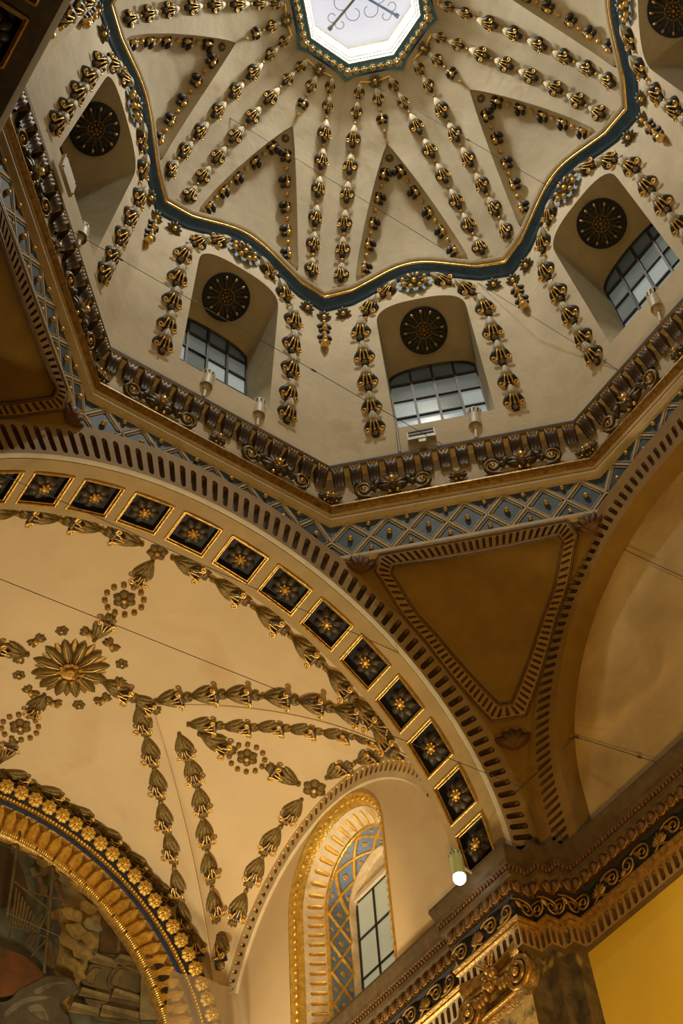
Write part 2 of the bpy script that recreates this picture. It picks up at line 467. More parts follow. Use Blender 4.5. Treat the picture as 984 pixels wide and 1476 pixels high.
# ================================================================== SETTING
# ---- dome
dome = struct('ceiling_dome', 'pale plaster octagonal dome with eight triangular lunette panels below the lantern', 'dome')
for ang in ALL:
    v_, l_ = MB(), MB()
    ps = list(np.linspace(.281, LT, 10)); v_.grid([[vaultP(ang, s * t8 * p, p) for s in np.linspace(-1, 1, 9)] for p in ps])
    ps = list(np.linspace(LT, LB, 14)) + [.85, .862]
    for sg in (-1, 1):
        rows = []
        for p in ps:
            hw = LW * max(0, (p - LT) / (LB - LT)) ** .92 if p <= LB else LW
            rows.append([vaultP(ang, sg * (hw + (t8 * p - hw) * q), p) for q in np.linspace(0, 1, 5)])
        v_.grid(rows)
    l_.grid([[lunP(ang, u, v) for u in np.sin(np.linspace(-pi / 2, pi / 2, 41))] for v in 1 - np.linspace(1, 0, 20) ** 1.6])
    l_.grid([[lunP(ang, u, 0) + fr(ang)[0] * d for u in np.linspace(-1, 1, 13)] for d in (0, .02)])
    v_.build('vault_segment', 'dome_plaster', dome); l_.build('lunette_panel', 'dome_plaster', dome)

# ---- drum with niches and windows
drum = struct('wall_drum', 'pale plaster octagonal drum wall with deep arched window niches', 'wall')


def zc(s):                                 # lower edge of the wavy cornice
    s = abs(s); s0 = .25
    if s >= s0: return .966 - .010 * min(1, (s - s0) / .13)
    return .966 + .114 * (.5 * (1 - (s / s0) ** 2) ** .85 + .5 * (.5 + .5 * math.cos(pi * s / s0)))


def niche_outline(hw, zb, zs, zt, n=9):
    pts = [(-hw, zb)] + [(-hw, zb + (zs - zb) * k / 4) for k in range(1, 5)]
    for a in np.linspace(pi, 0, 2 * n + 1)[1:-1]:
        c_, s_ = math.cos(a), math.sin(a); e = .72
        pts.append((hw * math.copysign(abs(c_) ** e, c_), zs + (zt - zs) * s_ ** e))
    pts += [(hw, zs - (zs - zb) * k / 4) for k in range(0, 5)]
    pts += [(hw - 2 * hw * k / 6, zb) for k in range(1, 6)]
    return pts


N1 = niche_outline(.172, .155, .80, .925)
N2 = niche_outline(.168, .33, .71, .80)
QW = 1.13
for idx, ang in enumerate(ALL):
    n_, e_ = fr(ang)
    hw = .172
    def at(q, z): return wallP(ang, math.copysign(hw + (t8 * (1 - KW * z) - hw) * abs(q), q) if q else 0, z)
    w_ = MB()
    for sg in (-1, 1):
        w_.grid([[wallP(ang, sg * (hw + (t8 * (1 - KW * z) - hw) * q), z) for z in list(np.linspace(-.02, .93, 9)) + [zc(hw + .23 * q) + .05]] for q in np.linspace(0, 1, 13)])
    w_.grid([[wallP(ang, s, z) for z in (-.02, .155)] for s in np.linspace(-hw, hw, 9)])
    ar = [q for q in N1[4:-9]]
    ar = [q for q in N1 if q[1] >= .7999]
    w_.grid([[wallP(ang, s, z), wallP(ang, s, (z + zc(s) + .05) / 2), wallP(ang, s, zc(s) + .05)] for s, z in ar])
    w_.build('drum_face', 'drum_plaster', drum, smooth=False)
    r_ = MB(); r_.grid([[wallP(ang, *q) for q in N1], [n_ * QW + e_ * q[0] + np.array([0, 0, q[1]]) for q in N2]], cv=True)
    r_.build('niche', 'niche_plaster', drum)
    # window
    win = struct('window_%d' % (idx + 1), 'dark-barred glass window at the back of the %s drum niche' % NAME.get(ang, 'hidden'), 'window')
    if ang not in NAME: tag(win, 'window of the drum behind the viewer, facing angle %d' % ang)
    pb = lambda s, z, d=0.: n_ * (QW - d) + e_ * s + np.array([0, 0, z])
    cols = np.linspace(-.168, .168, 5); rowz = [.33, .45, .57, .69]
    ztop = lambda s: .71 + .09 * math.sqrt(max(0, 1 - (s / .17) ** 2)) ** .72
    for i in range(4):
        for j in range(4):
            a, b_ = cols[i] + .0015, cols[i + 1] - .0015; z0 = rowz[j]
            g_ = MB()
            xs = np.linspace(a, b_, 4); top = [rowz[j + 1] - .002] * 4 if j < 3 else [max(ztop(s), .70) for s in xs]
            g_.grid([[pb(s, z0 + .002, -.004 + .002 * ((i + j) % 2)) for s in xs], [pb(s, zz, -.004 + .002 * ((i + j) % 2)) for s, zz in zip(xs, top)]])
            kk = (2, 2, 1, 0)[j] if not (j == 1 and (i * 7 + idx) % 3 == 0) else 1  # lower rows take the brighter glow, a painted-in daylight gradient
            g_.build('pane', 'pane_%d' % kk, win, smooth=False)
    f_ = MB()
    for i, s in enumerate(cols): f_.box((pb(s, (.33 + .78) / 2, .003)), n_ * .006, e_ * .0045, np.array([0, 0, .235]))
    f_.build('mullion', 'iron', win, smooth=False)
    f_ = MB()
    for z0 in rowz: f_.box(pb(0, z0, .003), n_ * .005, e_ * .168, np.array([0, 0, .003]))
    f_.tube([pb(s, ztop(s), .003) for s in np.linspace(-.168, .168, 17)], .006, 5)
    f_.build('glazing_bar', 'iron', win, smooth=False)

# ---- wavy cornice of the drum
wavy = struct('trim_1', 'undulating drum cornice with blue band and gilt edge under the dome', 'cornice')


def wave_rows(sec):
    rows = []
    for ang in [0, 45, 90, 135, 180, -135, -90, -45]:
        n_, e_ = fr(ang)
        for s in np.linspace(1, -1, 33)[:-1]:
            row = []
            s0 = s * t8 * .893; zb = zc(s0)
            for d, dz in sec:
                p = 1 - KW * zb - d; row.append(n_ * p + e_ * (s * t8 * p) + np.array([0, 0, zb + dz]))
            rows.append(row)
    return rows


for nm, mt, sec in (('blue_band', 'blue', [(-.01, -.004), (.004, .0), (.010, .012), (.022, .030), (.034, .040), (.036, .046)]),
                    ('gilt_fillet', 'gold', [(.034, .045), (.041, .046), (.043, .051), (.040, .056), (.034, .057)]),
                    ('plaster_roll', 'shaded_roll_plaster', [(.034, .056), (.044, .062), (.050, .078), (.048, .095), (.036, .108), (.012, .115), (-.03, .118)])):
    b = MB(); b.grid(wave_rows(sec), cu=True); b.build(nm, mt, wavy)

# ---- octagonal cornice at the foot of the drum
base = struct('trim_2', 'octagonal cornice with carved modillions, gilt frieze and blue studded lattice band', 'cornice')
OCT = [(math.cos(math.radians(a)) / math.cos(pi / 8), math.sin(math.radians(a)) / math.cos(pi / 8)) for a in np.arange(8) * 45 + 22.5]


def octsweep(prof): return [[np.array([x * p, y * p, z]) for p, z in prof] for x, y in OCT]


for nm, mt, prof in (('corona', 'brown_stone', [(1.02, .004), (.985, .002), (.982, -.006), (.985, -.018), (.992, -.022)]),
                     ('soffit', 'cream', [(.992, -.022), (1.022, -.026), (1.022, -.20)]),
                     ('gilt_moulding', 'old_gold', [(1.022, -.198), (1.008, -.202), (.998, -.210), (.996, -.220), (1.004, -.230), (1.012, -.238)]),
                     ('cream_moulding', 'cream', [(1.012, -.236), (1.010, -.246), (1.026, -.248), (1.026, -.254), (1.014, -.257), (1.014, -.267), (1.030, -.270), (1.034, -.28)]),
                     ('blue_band', 'lattice_blue', [(1.034, -.276), (1.034, -.455)]),
                     ('lower_fillet', 'cream', [(1.034, -.452), (1.022, -.454), (1.020, -.470), (1.034, -.478), (1.05, -.482)])):
    b = MB(); b.grid(octsweep(prof), cu=True); b.build(nm, mt, base, smooth=False)
mod = MB()   # carved console, local: x along, y up, z out
rows = []
for i in range(7):
    t = i / 6; z = .018 * (1 - .75 * t) + .010 * math.sin(pi * t * 1.5) * (1 - t)
    rows.append([(x * .0170 * (1 - .15 * t), -.064 * t, z + .003 * math.cos(x * 9)) for x in np.linspace(-1, 1, 7)])
mod.grid(rows); mod.grid([[(x * .0170, 0, .02) for x in np.linspace(-1, 1, 4)], [(x * .0170, 0, -.006) for x in np.linspace(-1, 1, 4)]])
for sg in (-1, 1): mod.grid([[(sg * .0170 * (1 - .15 * t), -.064 * t, z) for z in (-.006, .018 * (1 - .75 * t) + .010 * math.sin(pi * t * 1.5) * (1 - t))] for t in np.linspace(0, 1, 7)])
shell = MB()
for k in range(4): shell.ball((-.0132 + .0088 * k, .001, .0185), (.0052, .005, .006), 6, 4)
LIB['modillion'] = ('modillion', mod.mesh('modillion', 'modillion_brown', False), [('gilt_shell', shell.mesh('gilt_shell', 'gold', False))])
# frieze ornaments
p = MB()
for k in range(7): leaf(p, (0, -.1), (k - 3) * .42, .5 - .03 * abs(k - 3), .09, .22, .02, n=4, m=2)
p.tube([(-.55, -.42, .1), (-.2, -.36, .14), (0, -.2, .16), (.2, -.36, .14), (.55, -.42, .1)], .05, 5); p.ball((0, -.12, .2), .13, 7, 5)
g = MB(); g.ball((0, .06, .26), (.09, .13, .09), 7, 5); g.ball((-.1, -.28, .22), .06, 6, 4); g.ball((.1, -.28, .22), .06, 6, 4)
for k in range(5): g.tube([(0, -.05, .2), (.3 * math.sin((k - 2) * .5), -.05 + .36 * math.cos((k - 2) * .5), .22)], .016, 4)
LIB['palmette'] = ('palmette', p.mesh('palmette', 'frieze_bronze', False), [('palmette_heart', g.mesh('palmette_heart', 'gold', False))])
for sg in (-1, 1):
    p = MB(); p.tube([(sg * -.62, -.40, .1), (sg * -.3, -.42, .14), (sg * 0, -.34, .16)] + spiral(0, -.02, .33, -1.4, 1.6, sg, .16, 18), [.05] * 3 + list(np.linspace(.065, .04, 19)), 5)
    leaf(p, (sg * -.35, .0), sg * -.5, .42, .13, .2, .04, n=5, m=3); leaf(p, (sg * -.42, -.1), sg * .6, .35, .12, .2, .04, n=5, m=3)
    g = MB(); g.tube(spiral(0, -.02, .31, -1.4, 1.5, sg, .235, 16), .018, 4); g.ball((0, -.02, .2), .08, 6, 4)
    LIB['vine%d' % sg] = ('frieze_scroll', p.mesh('frieze_scroll', 'frieze_bronze', False), [('gilt_line', g.mesh('gilt_line', 'gold', False))])
b = MB(); b.ball((0, 0, .3), (.5, .5, .5), 8, 5); LIB['stud'] = ('stud', b.mesh('stud', 'gold', False), [])
UP = np.array([0, 0, 1.])
lat = MB(); lat2 = MB()
for ang in ALL:
    n_, e_ = fr(ang)
    for k in range(14):
        s = (k - 6.5) / 13.9 * 2 * t8 * .99; P = n_ * .995 + e_ * s + UP * -.024
        if seen(P): orn(LIB['modillion'], base, n_ * 1.012 + e_ * s - UP * .024, UP, -n_, 1.18)
    zf = -.138
    for s, kind, L_ in ((0, 'palmette', .075), (-.21, 'palmette', .122), (.21, 'palmette', .122), (-.405, 'palmette', .07), (.405, 'palmette', .07),
                        (-.305, 'vine-1', .088), (-.115, 'vine1', .088), (.115, 'vine-1', .088), (.305, 'vine1', .088)):
        P = n_ * 1.02 + e_ * s + UP * (zf - (.01 if L_ < .08 else 0))
        if seen(P): orn(LIB[kind], base, P, UP, nrm(-n_ - UP * .35), L_ * 1.05)
    hb = t8 * 1.034; nd = 7; dw = 2 * hb / nd; z1, z2 = -.28, -.45; zm = (z1 + z2) / 2
    if not any(seen(n_ * 1.03 + e_ * s + UP * zm) for s in (-.4, -.2, 0, .2, .4)): continue
    for k in range(nd + 1):
        x = -hb + k * dw
        for sg in (-1, 1):
            for h_ in (0, 1):     # two bars per diamond side
                a, b_ = (x, z1 if sg > 0 else z2), (x + dw / 2 * 1, zm)
                a = (x, zm); b_ = (x + (dw / 2 if h_ else -dw / 2), z1 if sg > 0 else z2)
                if abs(b_[0]) > hb + .001: continue
                q = lambda c_, d=.0: n_ * (1.033 - d) + e_ * c_[0] + UP * c_[1]
                A, B = q(a), q(b_); dr = nrm(B - A); sd = nrm(np.cross(dr, n_))
                lat.box((A + B) / 2, dr * np.linalg.norm(B - A) / 2, sd * .0032, n_ * .004)
                # thin inner border line
                for o_s in (-1, 1):
                    lat2.box((A + B) / 2 + sd * .0095 * o_s, dr * np.linalg.norm(B - A) / 2 * .80, sd * .0012, n_ * .002)
        if seen(q((x, zm))):
            if k < nd: orn(LIB['stud'], base, n_ * 1.034 + e_ * (x + dw / 2) + UP * zm, UP, -n_, .019)
            if 0 < k < nd:
                for zz in (z1 - .022, z2 + .022): orn(LIB['stud'], base, n_ * 1.034 + e_ * x + UP * zz, UP, -n_, .016)
lat.build('lattice_bar', 'cream', base, smooth=False); lat2.build('lattice_line', 'cream', base, smooth=False)

# ---- pendentives (sphere through the four arches)
RS = math.sqrt(1.98)


def sphP(az, el, d=0., diag=45):
    a, e = math.radians(diag + az), math.radians(el); R = RS - d; h = R * math.cos(e)
    k = np.clip((el - 33) / 9, 0, 1); k = k * k * (3 - 2 * k); h += k * ((1.036 - d) / math.cos(math.radians(az)) - h)
    return np.array([h * math.cos(a), h * math.sin(a), -1.41 + R * math.sin(e)])


def az_arch(el):
    hr = RS * math.cos(math.radians(el)); return math.degrees(math.asin(min(1, 1 / hr))) - 45


for diag, lab in ((45, 'ochre triangular pendentive with fluted frame between the coffered arch and the right arch'), (135, 'ochre triangular pendentive with fluted frame at the left edge'),
                  (-135, 'hidden pendentive behind the viewer left'), (-45, 'hidden pendentive behind the viewer right')):
    pend = struct('wall_pendentive', lab, 'pendentive')
    b = MB(); b.grid([[sphP(u * az_arch(el) * 1.02, el, 0, diag) for u in np.linspace(-1, 1, 17)] for el in np.linspace(1, 41.9, 28)])
    b.build('panel', 'ochre', pend)
    if diag < 0: continue
    # frame: outer and inner outline in (az, el)
    side_o = [(np.interp(el, [19, 30.1, 38.2], [2.1, 9.3, 16.4]), el) for el in np.linspace(38.2, 19, 15)]
    side_i = [(np.interp(el, [20.8, 30.1, 37.8], [.75, 7.2, 13.9]), el) for el in np.linspace(37.8, 20.8, 15)]
    outl = [(-15.6, 41.8), (15.6, 41.8)] + side_o + [(-a, e) for a, e in side_o[::-1]]
    inl_ = [(-13.4, 38.9), (13.4, 38.9)] + side_i + [(-a, e) for a, e in side_i[::-1]]
    segs = []
    for A in (outl, inl_):
        A = A + [A[0]]; segs.append(A)
    cnt = [26, 3] + [2] * 14 + [3] + [2] * 14 + [3]
    for k in range(len(outl)):
        o0, o1 = np.array(segs[0][k]), np.array(segs[0][k + 1]); i0, i1 = np.array(segs[1][k]), np.array(segs[1][k + 1])
        def mp(u, v, d, o0=o0, o1=o1, i0=i0, i1=i1):
            q = (o0 + (o1 - o0) * u) * (1 - v) + (i0 + (i1 - i0) * u) * v; return sphP(q[0], q[1], .013 + d, diag)
        asp = np.linalg.norm(mp(1, .5, 0) - mp(0, .5, 0)) / np.linalg.norm(mp(.5, 1, 0) - mp(.5, 0, 0))
        n_c = cnt[k]
        if seen(mp(.5, .5, 0), 60): fluted(pend, mp, n_c, 0, 1, .18, .86, .46, .010, 'ochre_frame', 'slot_brown', asp * 1.0, 'frame_strip', 'flute', K=3)
    for A, r in ((outl, .0045), (inl_, .005)):
        b = MB(); P = []
        for k in range(len(A)):
            q0, q1 = np.array(A[k]), np.array(A[(k + 1) % len(A)])
            for j in range(4): q = q0 + (q1 - q0) * j / 4; P.append(sphP(q[0], q[1], .012, diag))
        b.tube(P + [P[0]], r, 5); b.build('frame_edge', 'slot_brown', pend)
    for az, el, L_ in ((18.7, 40.4, .062), (-18.7, 40.4, .062), (0, 16.4, .066)):
        P = sphP(az, el, 0, diag)
        if not seen(P): continue
        b = MB(); N = nrm(np.array([0, 0, -1.41]) - P); T = nrm(np.array([0, 0, 1]) - N * N[2]); X = np.cross(T, N)
        b.ball(P, (L_ * .42, L_ * .5, L_ * .36), 10, 6, (X, T, N)); o = b.build('boss', 'carved_brown', pend)
        for q in range(5):
            m_ = MB(); leaf(m_, (0, -.5), (q - 2) * .45, 1.0, .2, .5, .22, n=6, m=3, curl=-.1)
            me = m_.mesh('boss_leaf', 'carved_brown', False); k_ = bpy.data.objects.new('boss_leaf', me); COL.objects.link(k_); k_.parent = o
            k_.matrix_basis = frame(P, T, N, L_)

# ---- crossing arches


def rotm(k): a = k * pi / 2; return np.array([[math.cos(a), -math.sin(a), 0], [math.sin(a), math.cos(a), 0], [0, 0, 1]])


def crossing_arch(k, name, label, deco):
    cream, ochre = ('arch_cream', 'face_ochre') if k != 1 else ('brown_stone', 'brown_stone')  # west arch: its shade is put into the colour with a darker material
    R = rotm(k); tr = lambda x, y, z: R @ np.array([x, y, z])
    arch = struct(name, label, 'arch')
    YF = .985
    def face(u, v, d):      # u: angle 0..1 from left spring to right, v: 0 inner .. 1 outer
        a = -pi / 2 + pi * u; r = .903 + (.985 - .903) * v; c = -1.450 + (-1.415 + 1.450) * v
        return tr(r * math.sin(a), YF - d, c + r * math.cos(a))
    if deco: fluted(arch, face, 84, -.06, 1.22, .05, .93, .50, .016, ochre, 'slot_brown', 3.09 / .09, 'face_band', 'flute', K=4)
    else: b = MB(); b.grid([[face(u, v, 0) for v in (-.06, 1.22)] for u in np.linspace(0, 1, 49)]); b.build('face_band', cream, arch)
    b = MB(); b.grid([[face(u, v, d) for v, d in ((1.22, 0), (1.27, -.008), (1.27, -.07))] for u in np.linspace(0, 1, 61)]); b.build('outer_fillet', ochre, arch)
    b = MB(); b.grid([[face(u, v, d) for v, d in ((-.06, 0), (-.085, -.006), (-.09, -.017))] for u in np.linspace(0, 1, 61)]); b.build('inner_edge', 'arch_edge', arch)
    # soffit with coffers
    RSf = .896
    sf = lambda a, y, d=0.: tr((RSf - d) * math.sin(a), y, Z0 + (RSf - d) * math.cos(a))
    da = math.radians(10.15); ya, yb, hh, hy = 1.0, 1.187, math.radians(3.95), .057
    b = MB()
    if deco:
        for i in range(-9, 10):
            a0 = math.radians(-.95) + i * da
            if abs(a0) > math.radians(87): continue
            L_, R_ = a0 - da / 2, a0 + da / 2; y1, y2 = 1.1035 - hy, 1.1035 + hy
            for (p0, p1, q0, q1) in ((L_, R_, ya, y1), (L_, R_, y2, yb), (L_, a0 - hh, y1, y2), (a0 + hh, R_, y1, y2)):
                b.grid([[sf(p0 + (p1 - p0) * j / 3, q) for q in (q0, q1)] for j in range(4)])
            if not seen(sf(a0, 1.1)): 
                b.grid([[sf(a0 - hh + 2 * hh * j / 3, q) for q in (y1, y2)] for j in range(4)]); continue
            cf = MB(); ring = [(a0 - hh, y1), (a0 + hh, y1), (a0 + hh, y2), (a0 - hh, y2)]
            cf.grid([[sf(*q, 0) for q in ring], [sf(a0 + (q[0] - a0) * .96, 1.1035 + (q[1] - 1.1035) * .96, -.018) for q in ring]], cv=True)
            cf.poly([sf(a0 + (q[0] - a0) * .96, 1.1035 + (q[1] - 1.1035) * .96, -.018) for q in ring])
            co = cf.build('coffer', 'deep_blue', arch, smooth=False)
            for sc_, rr, dd in ((1.0, .0040, .001), (.90, .0026, -.003)):
                fm = MB(); P = [sf(a0 + (q[0] - a0) * sc_, 1.1035 + (q[1] - 1.1035) * sc_, dd) for q in ring]
                for j in range(4): fm.tube([P[j], P[(j + 1) % 4]], rr, 6)
                fm.build('coffer_frame', 'gold', co)
            Pc = sf(a0, 1.1035, -.017); Nn = tr(-math.sin(a0), 0, -math.cos(a0)); orn(LIB['coffer_flower'], co, Pc, tr(0, 1, 0), Nn, .094)
    else: b.grid([[sf(a, y) for y in (ya, yb)] for a in np.linspace(-pi / 2, pi / 2, 49)])
    b.grid([[sf(a, y, -d) for y, d in ((yb, 0), (yb, .05))] for a in np.linspace(-pi / 2, pi / 2, 49)])
    b.build('soffit', cream, arch)
    return arch


crossing_arch(0, 'trim_3', 'coffered crossing arch with fluted face and blue square coffers', True)
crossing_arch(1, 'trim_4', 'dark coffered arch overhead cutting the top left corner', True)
crossing_arch(2, 'trim_5', 'plain arch behind the viewer', False)

# ---- right arch (blind) with lunette wall
east = struct('trim_6', 'right blind arch with thin fluted band around a plain lunette', 'arch')
XB = .985


def eastc(u, r):     # symmetrical three-part curve; u 0..1 from right pier (y=+) over the top
    L0 = .20; L1 = .75 * pi / 2; L2 = .30; tot = 2 * L1 + L2 + L0; q = u * tot - L0
    if q < 0: return .15 + r, -1.242 + q
    if q < L1: a = q / .75; return .15 + r * math.cos(a), -1.242 + r * math.sin(a)
    if q < L1 + L2:
        f_ = (q - L1) / L2; return .15 - .30 * f_, -1.242 + r + .02 * math.sin(pi * f_)
    a = (q - L1 - L2) / .75; return -.15 - r * math.sin(a), -1.242 + r * math.cos(a)


def ef(u, v, d): y, z = eastc(u, .703 + .094 * v); return np.array([XB - d, y, z])


fluted(east, ef, 108, -.12, 1.3, .18, .80, .50, .012, 'ochre_frame', 'slot_brown', 2.86 / .094, 'face_band', 'flute', K=3)
b = MB(); b.grid([[ef(u, v, d) for v, d in ((-.12, 0), (-.15, -.004), (-.15, -.07))] for u in np.linspace(0, 1, 81)]); b.build('reveal', 'ochre', east)
b = MB(); b.grid([[ef(u, v, d) for v, d in ((1.3, 0), (1.36, -.006), (1.36, -.06))] for u in np.linspace(0, 1, 81)]); b.build('outer_fillet', 'ochre_frame', east)
b = MB(); b.grid([[(1.05, y, z) for z in (-1.5, -.3)] for y in (-1.1, 1.1)]); struct('wall_east_lunette', 'plain brownish plaster lunette wall filling the right arch', 'wall', b, 'east_plaster')

# ================================================================== choir arm (left arch)
vault = struct('ceiling_choir', 'warm plaster groin vault of the choir behind the coffered arch', 'vault')
b = MB()
ys = np.linspace(1.185, 2.36, 41); xs = list(-np.array(list(np.linspace(0, .88, 30))[::-1])) + list(np.linspace(0, .22, 8))[1:]
b.grid([[barP(x, y) for y in ys] for x in xs])
for i in range(30):      # right side outside the penetration
    x0, x1 = .22 + .70 * i / 30, .22 + .70 * (i + 1) / 30
    w0, w1 = .97 * (x0 - .22), .97 * (x1 - .22)
    for sg, ye in ((-1, 1.185), (1, 2.36)):
        f = lambda x, w_: [barP(x, YC + sg * w_ + (ye - YC - sg * w_) * q if sg * (ye - YC - sg * w_) > 0 else ye) for q in np.linspace(0, 1, 8)]
        b.grid([f(x0, min(w0, abs(ye - YC))), f(x1, min(w1, abs(ye - YC)))])
b.build('barrel', 'vault_plaster', vault)
b = MB(); b.grid([[penP(x, YC + u * .97 * (x - .22)) for u in np.sin(np.linspace(-pi / 2, pi / 2, 33))] for x in np.linspace(.2201, .885, 24)]); b.build('penetration', 'vault_plaster', vault)
b = MB()
for sg in (-1, 1): b.tube([barP(.22 + .66 * q, YC + sg * .97 * .66 * q) + np.array([0, 0, -.0]) for q in np.linspace(0, 1, 20)], .0035, 5)
b.build('groin_rib', 'vault_plaster', vault)
# lunette wall with window hole
XL, WYC, WZS = .875, 1.725, -.955
lun = struct('wall_choir_right', 'warm plaster wall with arched window under the choir vault', 'wall')


def archpts(hw, zs, zb, n=24):
    return [(-hw, zb + (zs - zb) * k / 10) for k in range(10)] + [(-hw * math.cos(a), zs + hw * math.sin(a)) for a in np.linspace(0, pi, n + 1)] + [(hw, zs - (zs - zb) * k / 10) for k in range(1, 11)]


hole = archpts(.255, WZS, -1.5)
b = MB()
out = []
for y, z in hole:
    dx, dz = y + WYC - YC, z + 1.35; L_ = math.hypot(dx, dz)
    yy, zz = (YC + dx / L_ * .66, -1.268 + dz / L_ * .66) if z > -1.35 else (YC + math.copysign(.66, dx), z)
    out.append((min(max(yy, 1.19), 2.335), zz))
b.grid([[(XL, WYC + y, z) for y, z in hole], [(XL, y, z) for y, z in out]])
b.build('wall_face', 'vault_plaster', lun, smooth=False)


def lunf(u, v, d):
    a = .44 + (pi - .84) * u; r = .583 + .052 * v; return np.array([XL - .010 - d, YC - r * math.cos(a), -1.268 + r * math.sin(a)])


la = struct('trim_7', 'cream arch band with gilt flutes around the choir window wall', 'arch')
fluted(la, lunf, 48, -.25, 1.3, .12, .88, .46, .010, 'cream', 'slot_gold', 1.40 / .052, 'face_band', 'flute', K=3)
b = MB(); b.grid([[lunf(u, v, d) for v, d in ((1.3, -.01), (1.3, .012), (1.55, .012), (1.6, -.012))] for u in np.linspace(0, 1, 61)]); b.build('roll', 'vault_plaster', la)
b = MB(); b.grid([[lunf(u, v, d) for v, d in ((-.25, 0), (-.32, -.012))] for u in np.linspace(0, 1, 61)]); b.build('inner_edge', 'cream', la)
# window
cw = struct('window_9', 'tall arched choir window with gilt frame, white fluted splay and blue lattice reveal', 'window')


def wq(hw, x, zs=WZS): return [np.array([x, WYC + y, z]) for y, z in archpts(hw, zs, -1.5)]


def band(rings, nm, mt, smooth=True):
    b = MB(); b.grid([wq(h_, x) for h_, x in rings]); return b.build(nm, mt, cw, smooth)


band([(.260, XL + .004), (.257, XL - .004), (.251, XL - .002), (.246, XL + .008), (.238, XL + .012), (.228, XL + .024), (.222, XL + .032)], 'gilt_frame', 'bright_gold')
bm = MB()
pth = wq(.241, XL + .009)
acc = 0; egg = []
for k in range(len(pth) - 1):
    d = np.linalg.norm(pth[k + 1] - pth[k]); m_ = max(1, int(d / .019))
    for j in range(m_): bm.ball(pth[k] + (pth[k + 1] - pth[k]) * (j + .5) / m_, (.006, .0075, .0075), 6, 4)
o = bm.build('carved_eggs', 'bright_gold', cw); o['kind'] = 'stuff'


def arclen(hw, zs=WZS, zb=-1.5):
    Ls = zs - zb; tot = 2 * Ls + pi * hw
    def f(u):
        q = u * tot
        if q < Ls: return -hw, zb + q
        if q < Ls + pi * hw: a = (q - Ls) / hw; return -hw * math.cos(a), zs + hw * math.sin(a)
        return hw, zs - (q - Ls - pi * hw)
    return f, tot


def splay(u, v, d):
    Ls = WZS + 1.75; hw = .222 - .037 * v; x = XL + .030 + .060 * v
    f, tot = arclen(.18); y, z = f(u); k = hw / .18
    if z > WZS: y, z = y * k, WZS + (z - WZS) * k
    else: y = y * k
    n = nrm(np.array([-.078, 0, 0])); return np.array([x - d * .8, WYC + y * (1 - d * 2), z])


fluted(cw, splay, 48, 0, 1, .18, .94, .42, .006, 'white_plaster', 'lattice_gold', 1.66 / .072, 'splay', 'flute', K=3)
band([(.187, XL + .088), (.183, XL + .086), (.177, XL + .094), (.179, XL + .100)], 'gilt_inner_frame', 'bright_gold')
band([(.179, XL + .098), (.150, XL + .162)], 'lattice_reveal', 'cloth_blue')
fL, tot = arclen(.1365)
lt = MB(); nx = 14
def rev(u, q):
    y, z = fL(u); k = (.177 - .028 * q) / .1365
    return np.array([XL + .100 + .060 * q, WYC + y * k, WZS + (z - WZS) * k if z > WZS else z])
for k in range(nx * 1):
    for sg in (0, 1):
        P = [rev((k + j / 6) / nx, (j / 6) if sg else 1 - j / 6) for j in range(7)]
        lt.tube(P, .0075, 6, flat=.5)
lt.build('lattice_bar', 'lattice_gold', cw)
for k in range(nx + 1):
    for u, q in ((k / nx, .5), ((k + .5) / nx, .12), ((k + .5) / nx, .88)):
        if u > 1: continue
        P = rev(u, q); y, z = P[1] - WYC, P[2] - max(WZS, P[2]) if P[2] < WZS else P[2] - WZS
        N = nrm((0, -(P[1] - WYC), -(P[2] - WZS) if P[2] > WZS else 0))
        if seen(P, 30): orn(('flower', LIB['choir_flower'][1], [LIB['choir_flower'][2][0]]) if False else LIB['gflower'] if 'gflower' in LIB else LIB.setdefault('gflower', ('reveal_flower', (lambda pc: pc.mesh('reveal_flower', 'lattice_gold', False))(flower(6, .05, .5, .2, .16, .1, .1)[0]), [])), cw, P, (1, 0, 0), N, .022 if q == .5 else .016)
band([(.150, XL + .160), (.149, XL + .156), (.142, XL + .160), (.137, XL + .190)], 'white_jamb', 'white_plaster')
# tympanum, lintel and glass
XG = XL + .185
b = MB(); b.grid([[np.array([XG, WYC + y, max(z, -.90)]) for y, z in archpts(.142, WZS, -1.75)][9:36], [np.array([XG, WYC + y, -.90]) for y, z in archpts(.142, WZS, -1.75)][9:36]])
b.build('tympanum', 'white_plaster', cw, smooth=False)
b = MB(); b.box((XG - .006, WYC, -.903), np.array([.012, 0, 0]), np.array([0, .138, 0]), np.array([0, 0, .008])); b.build('lintel', 'white_plaster', cw, smooth=False)
gy = np.linspace(-.136, .136, 4); gz = np.linspace(-1.62, -.91, 6)
for i in range(3):
    for j in range(5):
        b = MB(); b.grid([[(XG - .001, WYC + y, z) for z in (gz[j] + .001, gz[j + 1] - .001)] for y in (gy[i] + .001, gy[i + 1] - .001)]); b.build('pane', 'choir_pane', cw, smooth=False)
b = MB()
for y in gy: b.box((XG - .004, WYC + y, -1.265), np.array([.003, 0, 0]), np.array([0, .0024, 0]), np.array([0, 0, .356]))
b.build('mullion', 'iron', cw, smooth=False)
b = MB()
for z in gz: b.box((XG - .004, WYC, z), np.array([.003, 0, 0]), np.array([0, .136, 0]), np.array([0, 0, .0022]))
b.build('glazing_bar', 'iron', cw, smooth=False)

# ---- end arch with gilt mouldings and the mural
ge = struct('trim_8', 'gilded arch at the far end of the choir with blue rosette border', 'arch')
GC = -1.445; GX = -.03


def gf(u, v, d): a = -pi / 2 + pi * u; r = v; return np.array([GX + r * math.sin(a), 2.325 - d, GC + r * math.cos(a)])


